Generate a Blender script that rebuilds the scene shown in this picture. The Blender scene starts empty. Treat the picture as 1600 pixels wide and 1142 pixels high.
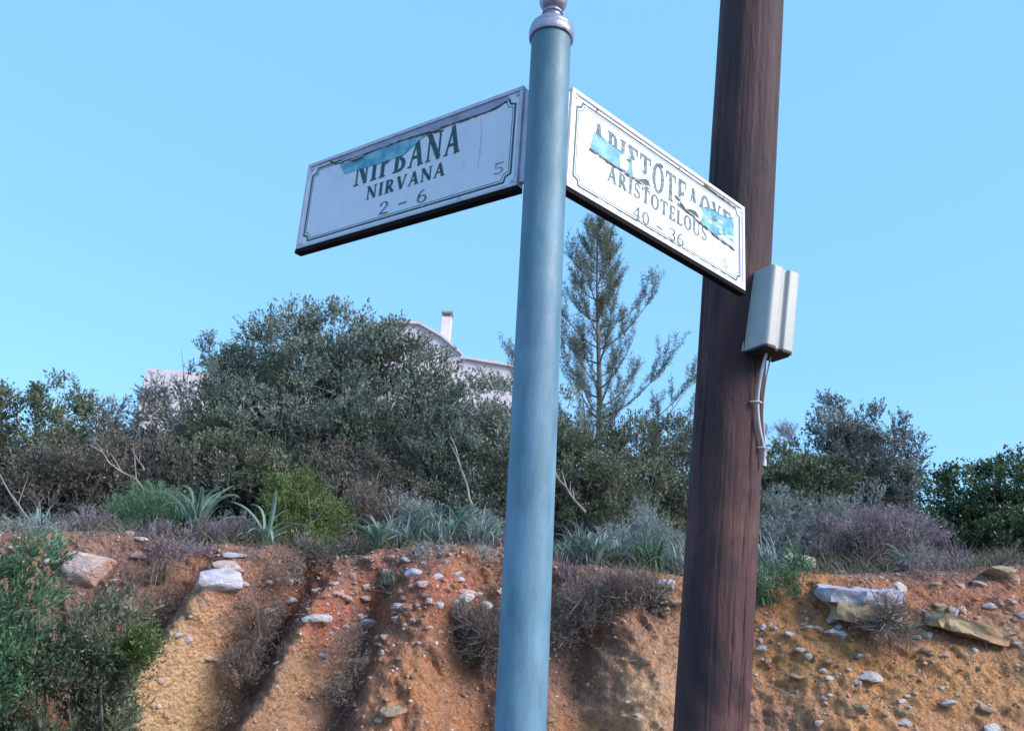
import bpy, math, random
import numpy as np
from mathutils import Vector, Matrix
random.seed(7)
RS = np.random.RandomState(11)
R = math.radians
sc = bpy.context.scene
col = sc.collection

# ------------------------------------------------------------------ camera, sky, sun, exposure
PITCH, ROLL, FOC = 0.30653, -0.0656, 1317.5
EYE = np.array([0, 0, 1.6])
AR = np.array([0.99784715, -0.01978863, 0.06252583])
AU = np.array([-0.06558254, -0.30108667, 0.95133892])
AF = np.array([0.0, 0.95339143, 0.30173627])
cam_d = bpy.data.cameras.new('camera')
cam = bpy.data.objects.new('camera', cam_d); col.objects.link(cam)
cam_d.sensor_width = 36; cam_d.lens = 36 * FOC / 1600; cam_d.clip_end = 3000; cam_d.clip_start = 0.05
cam.matrix_world = Matrix(((AR[0], AU[0], -AF[0], 0), (AR[1], AU[1], -AF[1], 0), (AR[2], AU[2], -AF[2], 1.6), (0, 0, 0, 1)))
sc.camera = cam

SUN_AZ, SUN_EL = 118, 32            # azimuth clockwise from +Y (the view direction)
world = bpy.data.worlds.new('World'); sc.world = world; world.use_nodes = True
wn = world.node_tree.nodes; wl = world.node_tree.links
sky = wn.new('ShaderNodeTexSky'); sky.sky_type = 'NISHITA'; sky.sun_disc = False
sky.sun_elevation = R(SUN_EL); sky.sun_rotation = R(SUN_AZ)
sky.air_density = 1.0; sky.dust_density = 0.35; sky.ozone_density = 1.6; sky.altitude = 200
bg = wn['Background']; bg.inputs['Strength'].default_value = 0.15
tint = wn.new('ShaderNodeMix'); tint.data_type = 'RGBA'; tint.blend_type = 'MULTIPLY'; tint.inputs[0].default_value = 1; tint.inputs[7].default_value = (.76, .93, .93, 1)
veil = wn.new('ShaderNodeMix'); veil.data_type = 'RGBA'; veil.inputs[0].default_value = .84; veil.inputs[7].default_value = (.56, 1.32, 2.4, 1)   # even dusk haze over the whole sky
wl.new(sky.outputs[0], tint.inputs[6]); wl.new(tint.outputs[2], veil.inputs[6]); wl.new(veil.outputs[2], bg.inputs['Color'])
sun_d = bpy.data.lights.new('sun', 'SUN'); sun = bpy.data.objects.new('sun', sun_d); col.objects.link(sun)
sun_d.energy = 1.5; sun_d.angle = R(32); sun_d.color = (1.0, 0.93, 0.88)
sdir = Vector((math.cos(R(SUN_EL)) * math.sin(R(SUN_AZ)), math.cos(R(SUN_EL)) * math.cos(R(SUN_AZ)), math.sin(R(SUN_EL))))
sun.rotation_euler = sdir.to_track_quat('Z', 'Y').to_euler(); sun.location = (6, -6, 8)
sc.view_settings.view_transform = 'Standard'; sc.view_settings.look = 'None'
sc.view_settings.gamma = 1; sc.view_settings.exposure = 1.72; sc.view_settings.use_curve_mapping = False
sc.cycles.max_bounces = 6; sc.cycles.transparent_max_bounces = 8

# ------------------------------------------------------------------ helpers
def ray(px, py): return AF + AR * (px - 800) / FOC - AU * (py - 571) / FOC
def at(px, py, Y):
    d = ray(px, py); return EYE + d * (Y / d[1])
def pxm(px, py, Y): return (ray(px, py) * 0 + Y / ray(px, py)[1])[0] / FOC      # metres per photo pixel at distance Y
def project(P):
    q = np.asarray(P) - EYE; d = q @ AF
    return 800 + FOC * (q @ AR) / d, 571 - FOC * (q @ AU) / d
def unit(v): return v / (np.linalg.norm(v, axis=-1, keepdims=True) + 1e-12)

def _hash(ix, iy, iz, seed):
    h = (ix * 374761393 + iy * 668265263 + iz * 2147483647 + seed * 974634777) & 0xffffffff
    h = ((h ^ (h >> 13)) * 1274126177) & 0xffffffff
    return ((h ^ (h >> 16)) & 0xffff) / 65535.0
def vnoise(P, seed=0):
    P = np.asarray(P, dtype=np.float64); I = np.floor(P).astype(np.int64); f = P - I; f = f * f * (3 - 2 * f)
    r = 0
    for a in (0, 1):
        wa = f[..., 0] if a else 1 - f[..., 0]
        for b in (0, 1):
            wb = f[..., 1] if b else 1 - f[..., 1]
            for c in (0, 1):
                wc = f[..., 2] if c else 1 - f[..., 2]
                r = r + wa * wb * wc * _hash(I[..., 0] + a, I[..., 1] + b, I[..., 2] + c, seed)
    return r * 2 - 1
def fbm(P, oct=4, seed=0, gain=.5):
    P = np.asarray(P, dtype=np.float64); r = 0; a = 1; s = 0
    for i in range(oct):
        r = r + a * vnoise(P * 2 ** i + 17.3 * i, seed + i); s += a; a *= gain
    return r / s

def np_mesh(name, V, Fq, mat, smooth=False, vcol=None, fvar=None):
    """V (n,3), Fq (m,k) faces of equal size"""
    V = np.asarray(V, dtype=np.float32); Fq = np.asarray(Fq, dtype=np.int32); m, k = Fq.shape
    me = bpy.data.meshes.new(name)
    me.vertices.add(len(V)); me.vertices.foreach_set('co', V.ravel())
    me.loops.add(m * k); me.loops.foreach_set('vertex_index', Fq.ravel())
    me.polygons.add(m); me.polygons.foreach_set('loop_start', np.arange(0, m * k, k, dtype=np.int32))
    me.polygons.foreach_set('loop_total', np.full(m, k, dtype=np.int32))
    if smooth: me.polygons.foreach_set('use_smooth', np.ones(m, dtype=bool))
    if vcol is not None:
        a = me.color_attributes.new('soil', 'FLOAT_COLOR', 'POINT'); a.data.foreach_set('color', np.c_[vcol, np.ones(len(V))].astype(np.float32).ravel())
    if fvar is not None:
        a = me.attributes.new('variation', 'FLOAT', 'FACE'); a.data.foreach_set('value', np.asarray(fvar, dtype=np.float32))
    me.materials.append(mat); me.update(calc_edges=True); return me
def link(name, me, parent=None, loc=None):
    o = bpy.data.objects.new(name, me); col.objects.link(o)
    if parent is not None: o.parent = parent
    if loc is not None: o.location = loc
    return o
def tag(o, label=None, cat=None, group=None, kind=None):
    if label: o['label'] = label
    if cat: o['category'] = cat
    if group: o['group'] = group
    if kind: o['kind'] = kind
    return o
def empty(name, loc, label=None, cat=None, group=None):
    o = bpy.data.objects.new(name, None); col.objects.link(o); o.location = loc; o.empty_display_size = .1
    return tag(o, label, cat, group)

class MB:
    def __init__(s): s.v = []; s.f = []
    def add(s, vs, fs):
        b = len(s.v); s.v += [tuple(map(float, q)) for q in vs]; s.f += [tuple(b + i for i in f) for f in fs]
    def box(s, x0, x1, y0, y1, z0, z1):
        s.add([(x0,y0,z0),(x1,y0,z0),(x1,y1,z0),(x0,y1,z0),(x0,y0,z1),(x1,y0,z1),(x1,y1,z1),(x0,y1,z1)],
              [(0,3,2,1),(4,5,6,7),(0,1,5,4),(1,2,6,5),(2,3,7,6),(3,0,4,7)])
    def tube(s, pts, rad, n=8, cap=True):
        pts = [np.array(p, dtype=float) for p in pts]
        rad = rad if hasattr(rad, '__len__') else [rad] * len(pts)
        vs = []; fs = []; ref = np.array([0.31, .17, .93])
        for i, p in enumerate(pts):
            t = unit(pts[min(i + 1, len(pts) - 1)] - pts[max(i - 1, 0)])
            a = np.cross(t, ref)
            if np.linalg.norm(a) < .05: a = np.cross(t, [1, 0, 0])
            a = unit(a); b = np.cross(t, a)
            for k in range(n):
                q = 2 * math.pi * k / n; vs.append(p + rad[i] * (a * math.cos(q) + b * math.sin(q)))
        for i in range(len(pts) - 1):
            for k in range(n):
                fs.append((i*n+k, i*n+(k+1)%n, (i+1)*n+(k+1)%n, (i+1)*n+k))
        if cap: fs.append(tuple(range(n-1, -1, -1))); fs.append(tuple((len(pts)-1)*n + k for k in range(n)))
        s.add(vs, fs)
    def lathe(s, prof, n=48, org=(0, 0, 0), closed=True):
        vs = []; fs = []
        for r, z in prof:
            for k in range(n):
                a = 2*math.pi*k/n; vs.append((org[0]+r*math.cos(a), org[1]+r*math.sin(a), org[2]+z))
        for i in range(len(prof)-1):
            for k in range(n): fs.append((i*n+k, i*n+(k+1)%n, (i+1)*n+(k+1)%n, (i+1)*n+k))
        if closed: fs.append(tuple(range(n-1,-1,-1))); fs.append(tuple((len(prof)-1)*n+k for k in range(n)))
        s.add(vs, fs)
    def prism(s, poly, z0, z1):
        n = len(poly); s.add([(x, y, z0) for x, y in poly] + [(x, y, z1) for x, y in poly],
            [tuple(range(n-1,-1,-1)), tuple(range(n, 2*n))] + [(i, (i+1)%n, n+(i+1)%n, n+i) for i in range(n)])
    def mesh(s, name, mat, smooth=False, bevel=0):
        me = bpy.data.meshes.new(name); me.from_pydata(s.v, [], s.f); me.materials.append(mat); me.update()
        if smooth:
            for p in me.polygons: p.use_smooth = True
            me.set_sharp_from_angle(angle=R(38))
        return me
    def build(s, name, mat, parent=None, smooth=False, bevel=0, loc=None):
        o = link(name, s.mesh(name, mat, smooth), parent, loc)
        if bevel:
            m = o.modifiers.new('bevel', 'BEVEL'); m.width = bevel; m.segments = 2; m.limit_method = 'ANGLE'
        return o

# ------------------------------------------------------------------ materials
def new_mat(name):
    m = bpy.data.materials.new(name); m.use_nodes = True; nt = m.node_tree
    return m, nt, nt.nodes['Principled BSDF']
def nnoise(nt, scale, detail=5, rough=.55, vec=None, dist=0):
    n = nt.nodes.new('ShaderNodeTexNoise'); n.inputs['Scale'].default_value = scale; n.inputs['Detail'].default_value = detail
    n.inputs['Roughness'].default_value = rough; n.inputs['Distortion'].default_value = dist
    if vec is not None: nt.links.new(vec, n.inputs['Vector'])
    return n
def ramp(nt, src, stops):
    r = nt.nodes.new('ShaderNodeValToRGB'); e = r.color_ramp.elements
    while len(e) < len(stops): e.new(.5)
    for i, (p, c) in enumerate(stops): e[i].position = p; e[i].color = (*c, 1) if len(c) == 3 else c
    nt.links.new(src, r.inputs[0]); return r
def mixc(nt, a, b, fac, mode='MIX'):
    m = nt.nodes.new('ShaderNodeMix'); m.data_type = 'RGBA'; m.blend_type = mode
    for sock, v in ((m.inputs[0], fac), (m.inputs[6], a), (m.inputs[7], b)):
        if hasattr(v, 'links') or hasattr(v, 'is_linked'): nt.links.new(v, sock)
        else: sock.default_value = v if not isinstance(v, tuple) else (*v, 1)[:4]
    return m.outputs[2]
def bump(nt, bs, height, strength, dist=.01):
    b = nt.nodes.new('ShaderNodeBump'); b.inputs['Strength'].default_value = strength; b.inputs['Distance'].default_value = dist
    nt.links.new(height, b.inputs['Height']); nt.links.new(b.outputs[0], bs.inputs['Normal']); return b
def objvec(nt, scale=(1, 1, 1)):
    t = nt.nodes.new('ShaderNodeTexCoord'); m = nt.nodes.new('ShaderNodeMapping'); m.inputs['Scale'].default_value = scale
    nt.links.new(t.outputs['Object'], m.inputs[0]); return m.outputs[0]
def noisy_mat(name, c0, c1, scale=8, rough=.6, metal=0, bmp=0, bscale=60, vscale=(1,1,1), lo=.3, hi=.7, spec=.5):
    m, nt, bs = new_mat(name); v = objvec(nt, vscale)
    n = nnoise(nt, scale, 6, .6, v); r = ramp(nt, n.outputs[0], [(lo, c0), (hi, c1)])
    nt.links.new(r.outputs[0], bs.inputs['Base Color']); bs.inputs['Roughness'].default_value = rough; bs.inputs['Metallic'].default_value = metal
    bs.inputs['Specular IOR Level'].default_value = spec
    if bmp: bump(nt, bs, nnoise(nt, bscale, 6, .6, v).outputs[0], bmp)
    return m
def leaf_mat(name, dark, mid, light, rough=.55, trans=.25):
    """colour by the leaf's own variation value (age, side of the leaf, dead leaves)"""
    m, nt, bs = new_mat(name)
    a = nt.nodes.new('ShaderNodeAttribute'); a.attribute_name = 'variation'
    r = ramp(nt, a.outputs['Fac'], [(0, dark), (.5, mid), (1, light)])
    nt.links.new(r.outputs[0], bs.inputs['Base Color']); bs.inputs['Roughness'].default_value = rough; bs.inputs['Specular IOR Level'].default_value = .35
    t = nt.nodes.new('ShaderNodeBsdfTranslucent'); nt.links.new(r.outputs[0], t.inputs[0])
    mx = nt.nodes.new('ShaderNodeMixShader'); mx.inputs[0].default_value = trans
    nt.links.new(bs.outputs[0], mx.inputs[1]); nt.links.new(t.outputs[0], mx.inputs[2])
    nt.links.new(mx.outputs[0], nt.nodes['Material Output'].inputs[0]); return m
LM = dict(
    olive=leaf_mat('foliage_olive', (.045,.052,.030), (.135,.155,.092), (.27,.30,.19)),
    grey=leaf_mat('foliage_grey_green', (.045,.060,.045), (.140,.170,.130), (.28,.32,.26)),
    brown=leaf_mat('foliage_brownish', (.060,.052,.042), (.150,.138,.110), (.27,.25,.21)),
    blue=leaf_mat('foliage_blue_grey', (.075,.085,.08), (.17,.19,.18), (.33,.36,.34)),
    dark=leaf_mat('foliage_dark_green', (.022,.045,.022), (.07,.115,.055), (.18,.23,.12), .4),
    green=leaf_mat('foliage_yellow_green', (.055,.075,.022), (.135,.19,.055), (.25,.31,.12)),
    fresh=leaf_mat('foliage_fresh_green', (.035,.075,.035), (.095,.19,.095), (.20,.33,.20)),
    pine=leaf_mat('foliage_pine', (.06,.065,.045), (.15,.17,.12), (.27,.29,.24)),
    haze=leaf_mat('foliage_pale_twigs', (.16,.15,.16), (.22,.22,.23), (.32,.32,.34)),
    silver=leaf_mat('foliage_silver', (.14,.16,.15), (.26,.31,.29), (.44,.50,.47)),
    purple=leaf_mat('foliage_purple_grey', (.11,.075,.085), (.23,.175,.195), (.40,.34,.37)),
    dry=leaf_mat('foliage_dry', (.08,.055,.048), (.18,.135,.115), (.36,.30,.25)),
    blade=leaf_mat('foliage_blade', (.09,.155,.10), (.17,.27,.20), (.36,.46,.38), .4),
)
BARK = noisy_mat('bark_grey', (.10,.085,.075), (.24,.21,.19), 14, .85, bmp=.5, bscale=40)
DEADWOOD = noisy_mat('dead_wood_pale', (.20,.165,.15), (.38,.32,.29), 10, .85, bmp=.4)
def stone_mat(name, c0, c1):
    m, nt, bs = new_mat(name); v = objvec(nt)
    inf = nt.nodes.new('ShaderNodeObjectInfo')
    add = nt.nodes.new('ShaderNodeVectorMath'); add.operation = 'ADD'
    cmb = nt.nodes.new('ShaderNodeCombineXYZ'); ml = nt.nodes.new('ShaderNodeMath'); ml.operation = 'MULTIPLY'; ml.inputs[1].default_value = 37
    nt.links.new(inf.outputs['Random'], ml.inputs[0]); nt.links.new(ml.outputs[0], cmb.inputs[0])
    nt.links.new(v, add.inputs[0]); nt.links.new(cmb.outputs[0], add.inputs[1])
    n = nnoise(nt, 3.0, 8, .65, add.outputs[0]); n2 = nnoise(nt, 1.2, 3, .5, add.outputs[0])
    r = ramp(nt, n.outputs[0], [(.3, c0), (.68, c1)])
    soilr = ramp(nt, n2.outputs[0], [(.50, (0,0,0)), (.74, (1,1,1))])
    c = mixc(nt, r.outputs[0], (.42,.20,.12), soilr.outputs[0])
    nt.links.new(c, bs.inputs['Base Color']); bs.inputs['Roughness'].default_value = .85
    bump(nt, bs, n.outputs[0], .6, .12); return m
SM = dict(pale=stone_mat('stone_pale', (.52,.45,.43), (.78,.71,.70)), pink=stone_mat('stone_pink', (.50,.32,.27), (.75,.54,.47)),
          lav=stone_mat('stone_lavender', (.46,.42,.47), (.70,.65,.70)), tan=stone_mat('stone_tan', (.30,.21,.12), (.52,.40,.26)),
          red=stone_mat('stone_red', (.30,.13,.08), (.46,.26,.19)))

# ------------------------------------------------------------------ embankment
xs_px = [-600, 0, 150, 300, 450, 600, 750, 880, 1000, 1100, 1250, 1400, 1600, 2200]
ys_px = [805, 824, 834, 844, 854, 860, 860, 880, 900, 908, 892, 892, 886, 870]
lipx = np.array([at(a, b, 6.25)[0] for a, b in zip(xs_px, ys_px)]); lipz = np.array([at(a, b, 6.25)[2] for a, b in zip(xs_px, ys_px)])
def lip(x):
    x = np.asarray(x, dtype=float)
    z = np.interp(x, lipx, lipz) + .065 * fbm(np.stack([x * 1.7, x * 0, x * 0], -1), 3, 5)
    y = 6.25 + .16 * fbm(np.stack([x * .9, x * 0 + 3, x * 0], -1), 4, 9)
    return y, z
def smooth(a, b, t): t = np.clip((t - a) / (b - a), 0, 1); return t * t * (3 - 2 * t)
def profile(x, v):
    """v 0..1 road edge -> lip, 1..2 plateau to 13 m, 2..3 far"""
    ly, lz = lip(x)
    right = smooth(1.6, 2.6, x)            # a gentler slope on the right
    toe = 4.75 - .25 * right
    pv = np.array([0, .08, .3, .6, .88, 1.0])
    ty = np.array([0, .22, .50, .76, .955, 1.0]); tz = np.array([0, .06, .33, .66, .93, 1.0])
    ty2 = np.array([0, .14, .38, .66, .93, 1.0]); tz2 = np.array([0, .07, .33, .65, .93, 1.0])
    a = np.clip(v, 0, 1)
    fy = np.interp(a, pv, ty) * (1 - right) + np.interp(a, pv, ty2) * right; fz = np.interp(a, pv, tz) * (1 - right) + np.interp(a, pv, tz2) * right
    y = toe + (ly - toe) * fy; z = lz * fz
    b = np.clip(v - 1, 0, 1); rise = np.interp(b, [0, .12, .4, .7, 1], [0, .07, .45, .72, .85])
    y2 = b * 6.8; c = np.clip(v - 2, 0, 1)
    y = y + y2 + c ** 3 * 600; z = z + rise + (c > 0) * (np.interp(c, [0, .25, .5, 1], [0, .5, -1.2, -4.5]))
    return y, z
X1 = lambda px, Y=5.8: at(px, 1000, Y)[0]
RIBS = [(300, 1000, 46, .32, -58, 1), (460, 1040, 30, .28, -40, 1), (650, 1060, 78, .24, -10, 1), (1010, 1060, 50, .12, 30, .5), (150, 1120, 60, .16, -30, 1)]
GULL = [(222, 1000, 26, .24, -50), (398, 1000, 26, .28, -48), (545, 1060, 26, .22, -22), (745, 1000, 42, .20, 6), (890, 1000, 46, .18, 30)]
def disp(x, y, z, v):
    P = np.stack([x, y, z], -1)
    face = smooth(.05, .3, v) * (1 - smooth(.93, 1.02, v)); plateau = smooth(1.0, 1.1, v)
    ribm = np.zeros_like(x)
    for px, py, w, amp, lean, _ in RIBS:
        c = at(px, py, 5.8); k = lean / 140.
        d = (x - c[0]) - (z - c[2]) * -k * 1.0
        ribm += amp * np.exp(-(d / (w * .0043)) ** 2)
    for px, py, w, amp, lean in GULL:
        c = at(px, py, 5.8); k = lean / 140.
        d = (x - c[0]) - (z - c[2]) * -k
        ribm -= amp * np.exp(-(d / (w * .0043)) ** 2)
    topfade = 1 - smooth(.70, .97, v)
    near = np.clip(1 - np.abs(x) / 30, 0.0, 1)
    big = .13 * fbm(P * [1.1, 1.1, .8], 3, 21)
    Q = P @ np.array([[1., 0, 0], [0, 1, 0], [.55, 0, .8]]); Wp = .35 * np.stack([fbm(Q*2, 2, 301), fbm(Q*2, 2, 302), fbm(Q*2, 2, 303)], -1); Q = Q + Wp * .5
    mid = .070 * fbm(Q * 3.4, 5, 31, .58); 
    ridg = 0.050 * (1 - 2 * np.abs(fbm(Q * [6, 6, 2.6], 5, 41, .6)))
    fine = .020 * fbm(P * [14, 14, 19], 3, 51) + .014 * fbm(P * 50, 2, 61)
    dn = face * (ribm * topfade + big + mid + ridg) + (fine * (v < 2)) 
    rough = (plateau * (.05 * fbm(P * 2.1, 4, 71)) + smooth(.9, 1, v) * .03 * fbm(P * 8, 3, 72)) * (v < 2.05)
    return dn * near, rough * near
xf = np.linspace(-5.2, 5.4, 760)
xo = 5.4 + np.cumsum(.03 * 1.16 ** np.arange(52)); xl = -5.2 - np.cumsum(.03 * 1.16 ** np.arange(52))
XS = np.r_[xl[::-1], xf, xo]
VS = np.r_[np.linspace(0, .22, 12)[:-1], np.linspace(.22, 1.0, 150)[:-1], np.linspace(1, 1.25, 70)[:-1], np.linspace(1.25, 2, 60)[:-1], np.linspace(2, 3, 24)]
GX, GV = np.meshgrid(XS, VS)
GY, GZ = profile(GX, GV)
dn, rz = disp(GX, GY, GZ, GV)
GY2 = GY - dn * .9; GZ2 = GZ + dn * .35 + rz
G = np.stack([GX + .25 * dn * 0, GY2, GZ2], -1)
nv, nx = GX.shape
def soil_colour(P, v):
    x, y, z = P[..., 0], P[..., 1], P[..., 2]
    o = np.array([.74, .33, .15]); ochre = np.array([.86, .52, .29]); red = np.array([.62, .225, .145]); dark_soil = np.array([.16, .11, .10]); pinkb = np.array([.54, .30, .23])
    n1 = fbm(P * 1.3, 4, 81)[..., None]; n2 = fbm(P * [3.3, 3.3, 2], 4, 91)[..., None]; n3 = fbm(P * 9, 4, 101)[..., None]
    c = pinkb + (o - pinkb) * smooth(-.25, .35, n1)
    def blob(px, py, rx, ry): 
        q = at(px, py, 5.8); return np.exp(-((x - q[0]) / (rx * .0046)) ** 2 - ((z - q[2]) / (ry * .0046)) ** 2)[..., None]
    def put(c, colr, m): m = np.clip(m, 0, 1); return c * (1 - m) + colr * m
    wob = .25 * n2
    c = put(c, ochre * 1.08, .95 * (blob(312, 990, 42, 80) + blob(290, 1060, 50, 60) + blob(265, 1130, 60, 60)) + wob * .3)
    c = put(c, ochre * .95, .8 * (blob(470, 1060, 40, 100)))
    c = put(c, o * 1.1, .8 * blob(650, 1070, 110, 90))
    c = put(c, red * 1.05, 1.0 * (blob(660, 930, 230, 60) + .8 * blob(500, 950, 90, 50) + .8 * blob(1480, 925, 150, 25)))
    c = put(c, ochre, .8 * blob(1010, 1080, 70, 80))
    c = put(c, np.array([.86, .44, .185]), .85 * (blob(1450, 1060, 260, 90)))
    c = put(c, o * 1.1, .5 * smooth(.1, .5, n2) )
    m = smooth(.12, .5, n3 * .6 + n2 * .7)
    c = put(c, dark_soil * 1.6, .6 * m)
    # darker soil along the runnels; humus and dead thatch on the plateau
    c = put(c, dark_soil * 1.15, .85 * (blob(405, 1010, 36, 120) + blob(545, 1070, 30, 80) + blob(225, 990, 30, 90) + blob(880, 1010, 60, 60) + blob(745, 1010, 45, 60) + blob(120, 950, 90, 60) * .5))
    c = put(c, dark_soil * 1.9, (smooth(.86, .98, v)[..., None] * smooth(-.35, .35, n2 + .3 * n1) * .75))
    c = put(c, dark_soil, smooth(1.06, 1.18, v)[..., None] * (.85 + .3 * n2))
    return np.clip(c * (1 + .28 * n3), .01, .9)
VC = soil_colour(G, GV)
idx = np.arange(nv * nx).reshape(nv, nx)
Fq = np.stack([idx[:-1, :-1], idx[:-1, 1:], idx[1:, 1:], idx[1:, :-1]], -1).reshape(-1, 4)
m, nt, bs = new_mat('soil')
a = nt.nodes.new('ShaderNodeVertexColor'); a.layer_name = 'soil'; v = objvec(nt)
n = nnoise(nt, 26, 8, .7, v); n2 = nnoise(nt, 90, 5, .7, v)
r1 = ramp(nt, n.outputs[0], [(.26, (.42,.38,.38)), (.48, (.95,.95,.95)), (.75, (1.35,1.33,1.3))])
r2 = ramp(nt, n2.outputs[0], [(.3, (.8,.8,.8)), (.7, (1.2,1.2,1.2))])
vor = nt.nodes.new('ShaderNodeTexVoronoi'); vor.inputs['Scale'].default_value = 55; nt.links.new(v, vor.inputs['Vector'])
c = mixc(nt, a.outputs[0], r1.outputs[0], 1.0, 'MULTIPLY'); c = mixc(nt, c, r2.outputs[0], 1.0, 'MULTIPLY')
grit = ramp(nt, vor.outputs['Distance'], [(.10, (1,1,1)), (.17, (0,0,0))])
pick = nt.nodes.new('ShaderNodeSeparateColor'); nt.links.new(vor.outputs['Color'], pick.inputs[0])
pk = ramp(nt, pick.outputs[0], [(.72, (0,0,0)), (.75, (1,1,1))])
gm = mixc(nt, grit.outputs[0], pk.outputs[0], 1.0, 'MULTIPLY')
c = mixc(nt, c, (.55,.42,.36), gm); crumb = nt.nodes.new('ShaderNodeTexVoronoi'); crumb.inputs['Scale'].default_value = 38; nt.links.new(v, crumb.inputs['Vector'])
nt.links.new(c, bs.inputs['Base Color']); bs.inputs['Roughness'].default_value = .95; bs.inputs['Specular IOR Level'].default_value = .15
ad = nt.nodes.new('ShaderNodeMath'); ad.operation = 'ADD'; nt.links.new(n.outputs[0], ad.inputs[0]); nt.links.new(n2.outputs[0], ad.inputs[1])
ad2 = nt.nodes.new('ShaderNodeMath'); ad2.operation = 'MULTIPLY_ADD'; ad2.inputs[1].default_value = -.8; nt.links.new(crumb.outputs['Distance'], ad2.inputs[0]); nt.links.new(ad.outputs[0], ad2.inputs[2])
bump(nt, bs, ad2.outputs[0], 1.0, .040)
SOIL = m
bank = link('embankment', np_mesh('embankment', G.reshape(-1, 3), Fq, SOIL, True, VC.reshape(-1, 3)))
tag(bank, kind='structure')
# surface lookup
U, W = project(G); NR = np.zeros_like(G)
du = np.gradient(G, axis=1); dv = np.gradient(G, axis=0); NR = unit(np.cross(du, dv)); NR = NR * np.sign((NR * [0, -.6, 1]).sum(-1, keepdims=True))
VIS = (GV < 2)
def surf(px, py):
    d = np.hypot(U - px, W - py); d = np.where(VIS, d, 1e9)
    c = np.argwhere(d < max(7, d.min() + 1)); j = min(c, key=lambda q: G[q[0], q[1], 1])
    return G[j[0], j[1]], NR[j[0], j[1]]
def ground_z(x, y):
    i = np.argmin(np.abs(XS - x)); colm = G[:, i]; return float(np.interp(y, np.maximum.accumulate(colm[:, 1]) + np.arange(nv) * 1e-7, colm[:, 2]))
def on_ground(px, Y, guess=820):
    py = guess
    for _ in range(6):
        p = at(px, py, Y); z = ground_z(p[0], Y); 
        py = project(np.array([p[0], Y, z]))[1]
    return np.array([p[0], Y, z])

# road and land round it
asph = noisy_mat('asphalt', (.04,.04,.042), (.065,.063,.062), 30, .9, bmp=.5, bscale=300)
mb = MB(); mb.add([(-600,-2.6,.008),(600,-2.6,.008),(600,4.35,.008),(-600,4.35,.008)], [(0,1,2,3)]); tag(mb.build('road', asph), kind='structure')
verge = noisy_mat('verge_soil', (.20,.15,.11), (.36,.25,.17), 4, .95, bmp=.5, bscale=30)
mb = MB(); mb.add([(-600,-900,-.02),(600,-900,-.02),(600,5.3,-.02),(-600,5.3,-.02)], [(0,1,2,3)]); tag(mb.build('ground', verge), kind='structure')

# ------------------------------------------------------------------ street name sign post
PLT = lambda p: EYE + 1.25 * (np.array(p) - EYE)
post_at = lambda z: np.array([.0343*1.25 + -.0113*(z-2.475), 1.2341*1.25 - .007*(z-2.475), z])
POST = noisy_mat('teal_post_paint', (.085,.185,.26), (.18,.32,.42), 5, .36, bmp=.10, bscale=70, vscale=(3,3,.9), lo=.35, hi=.68)
nt = POST.node_tree; bs = nt.nodes['Principled BSDF']
v = objvec(nt, (1,1,.35)); g = nnoise(nt, 26, 8, .7, v); rr_ = ramp(nt, g.outputs[0], [(.3, (.42,.42,.42)), (.7, (.66,.66,.66))]); nt.links.new(rr_.outputs[0], bs.inputs['Roughness'])
old = bs.inputs['Base Color'].links[0].from_socket
g2 = nnoise(nt, 60, 8, .75, v); chip = ramp(nt, g2.outputs[0], [(.66, (0,0,0)), (.74, (1,1,1))])
stain = nnoise(nt, 4, 6, .7, objvec(nt, (2,2,.5))); st = ramp(nt, stain.outputs[0], [(.35,(.70,.72,.74)),(.65,(1.12,1.1,1.08))])
c = mixc(nt, old, st.outputs[0], 1.0, 'MULTIPLY'); c = mixc(nt, c, (.08,.14,.17), chip.outputs[0])
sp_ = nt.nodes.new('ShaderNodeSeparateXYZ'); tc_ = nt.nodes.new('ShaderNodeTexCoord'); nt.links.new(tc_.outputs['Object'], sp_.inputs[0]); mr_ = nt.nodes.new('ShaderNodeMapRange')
mr_.inputs[1].default_value = 2.1; mr_.inputs[2].default_value = 2.9; nt.links.new(sp_.outputs[2], mr_.inputs[0]); c = mixc(nt, c, (.055,.12,.15), 0.0)      # paint colour darker towards the top
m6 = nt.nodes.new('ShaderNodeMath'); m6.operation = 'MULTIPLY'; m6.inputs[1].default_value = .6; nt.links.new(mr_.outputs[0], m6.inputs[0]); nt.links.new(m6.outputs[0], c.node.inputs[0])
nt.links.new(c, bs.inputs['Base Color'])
SILVER = noisy_mat('aged_silver_paint', (.22,.21,.28), (.42,.40,.48), 22, .36, metal=.45, bmp=.25, bscale=90)
BLACK = noisy_mat('black_underside_shade', (.006,.005,.007), (.016,.013,.015), 30, .9, spec=.15)  # near-black colour standing in for shade under the sign plates
pr = empty('street_sign_post', post_at(0), 'blue-green round metal post with a silver ball finial carrying two street name plates', 'post')
def loc(o, p): return tuple(np.array(p) - np.array(o.location))
ZT = at(861, 58, 1.543)[2]
mb = MB(); r0 = .0445
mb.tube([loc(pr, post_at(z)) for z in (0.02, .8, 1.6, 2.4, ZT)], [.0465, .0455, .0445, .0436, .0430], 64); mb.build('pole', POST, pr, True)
zt = post_at(ZT); q = loc(pr, zt); s = .00125
mb = MB(); mb.lathe([(.0, -.012), (.047, -.012), (.0485, -.010), (.0495, .0), (.0495, .006), (.0475, .009), (.0468, .012), (.0472, .016), (.0450, .022), (.037, .030), (.028, .034), (.0235, .037)], 64, q); mb.build('collar', SILVER, pr, True)
mb = MB(); prof = [(.0235, .036), (.0215, .040), (.0195, .046), (.0200, .052), (.0235, .055), (.0235, .058), (.0205, .061), (.0175, .064), (.0170, .067)]
cz = .067 + .026
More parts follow.
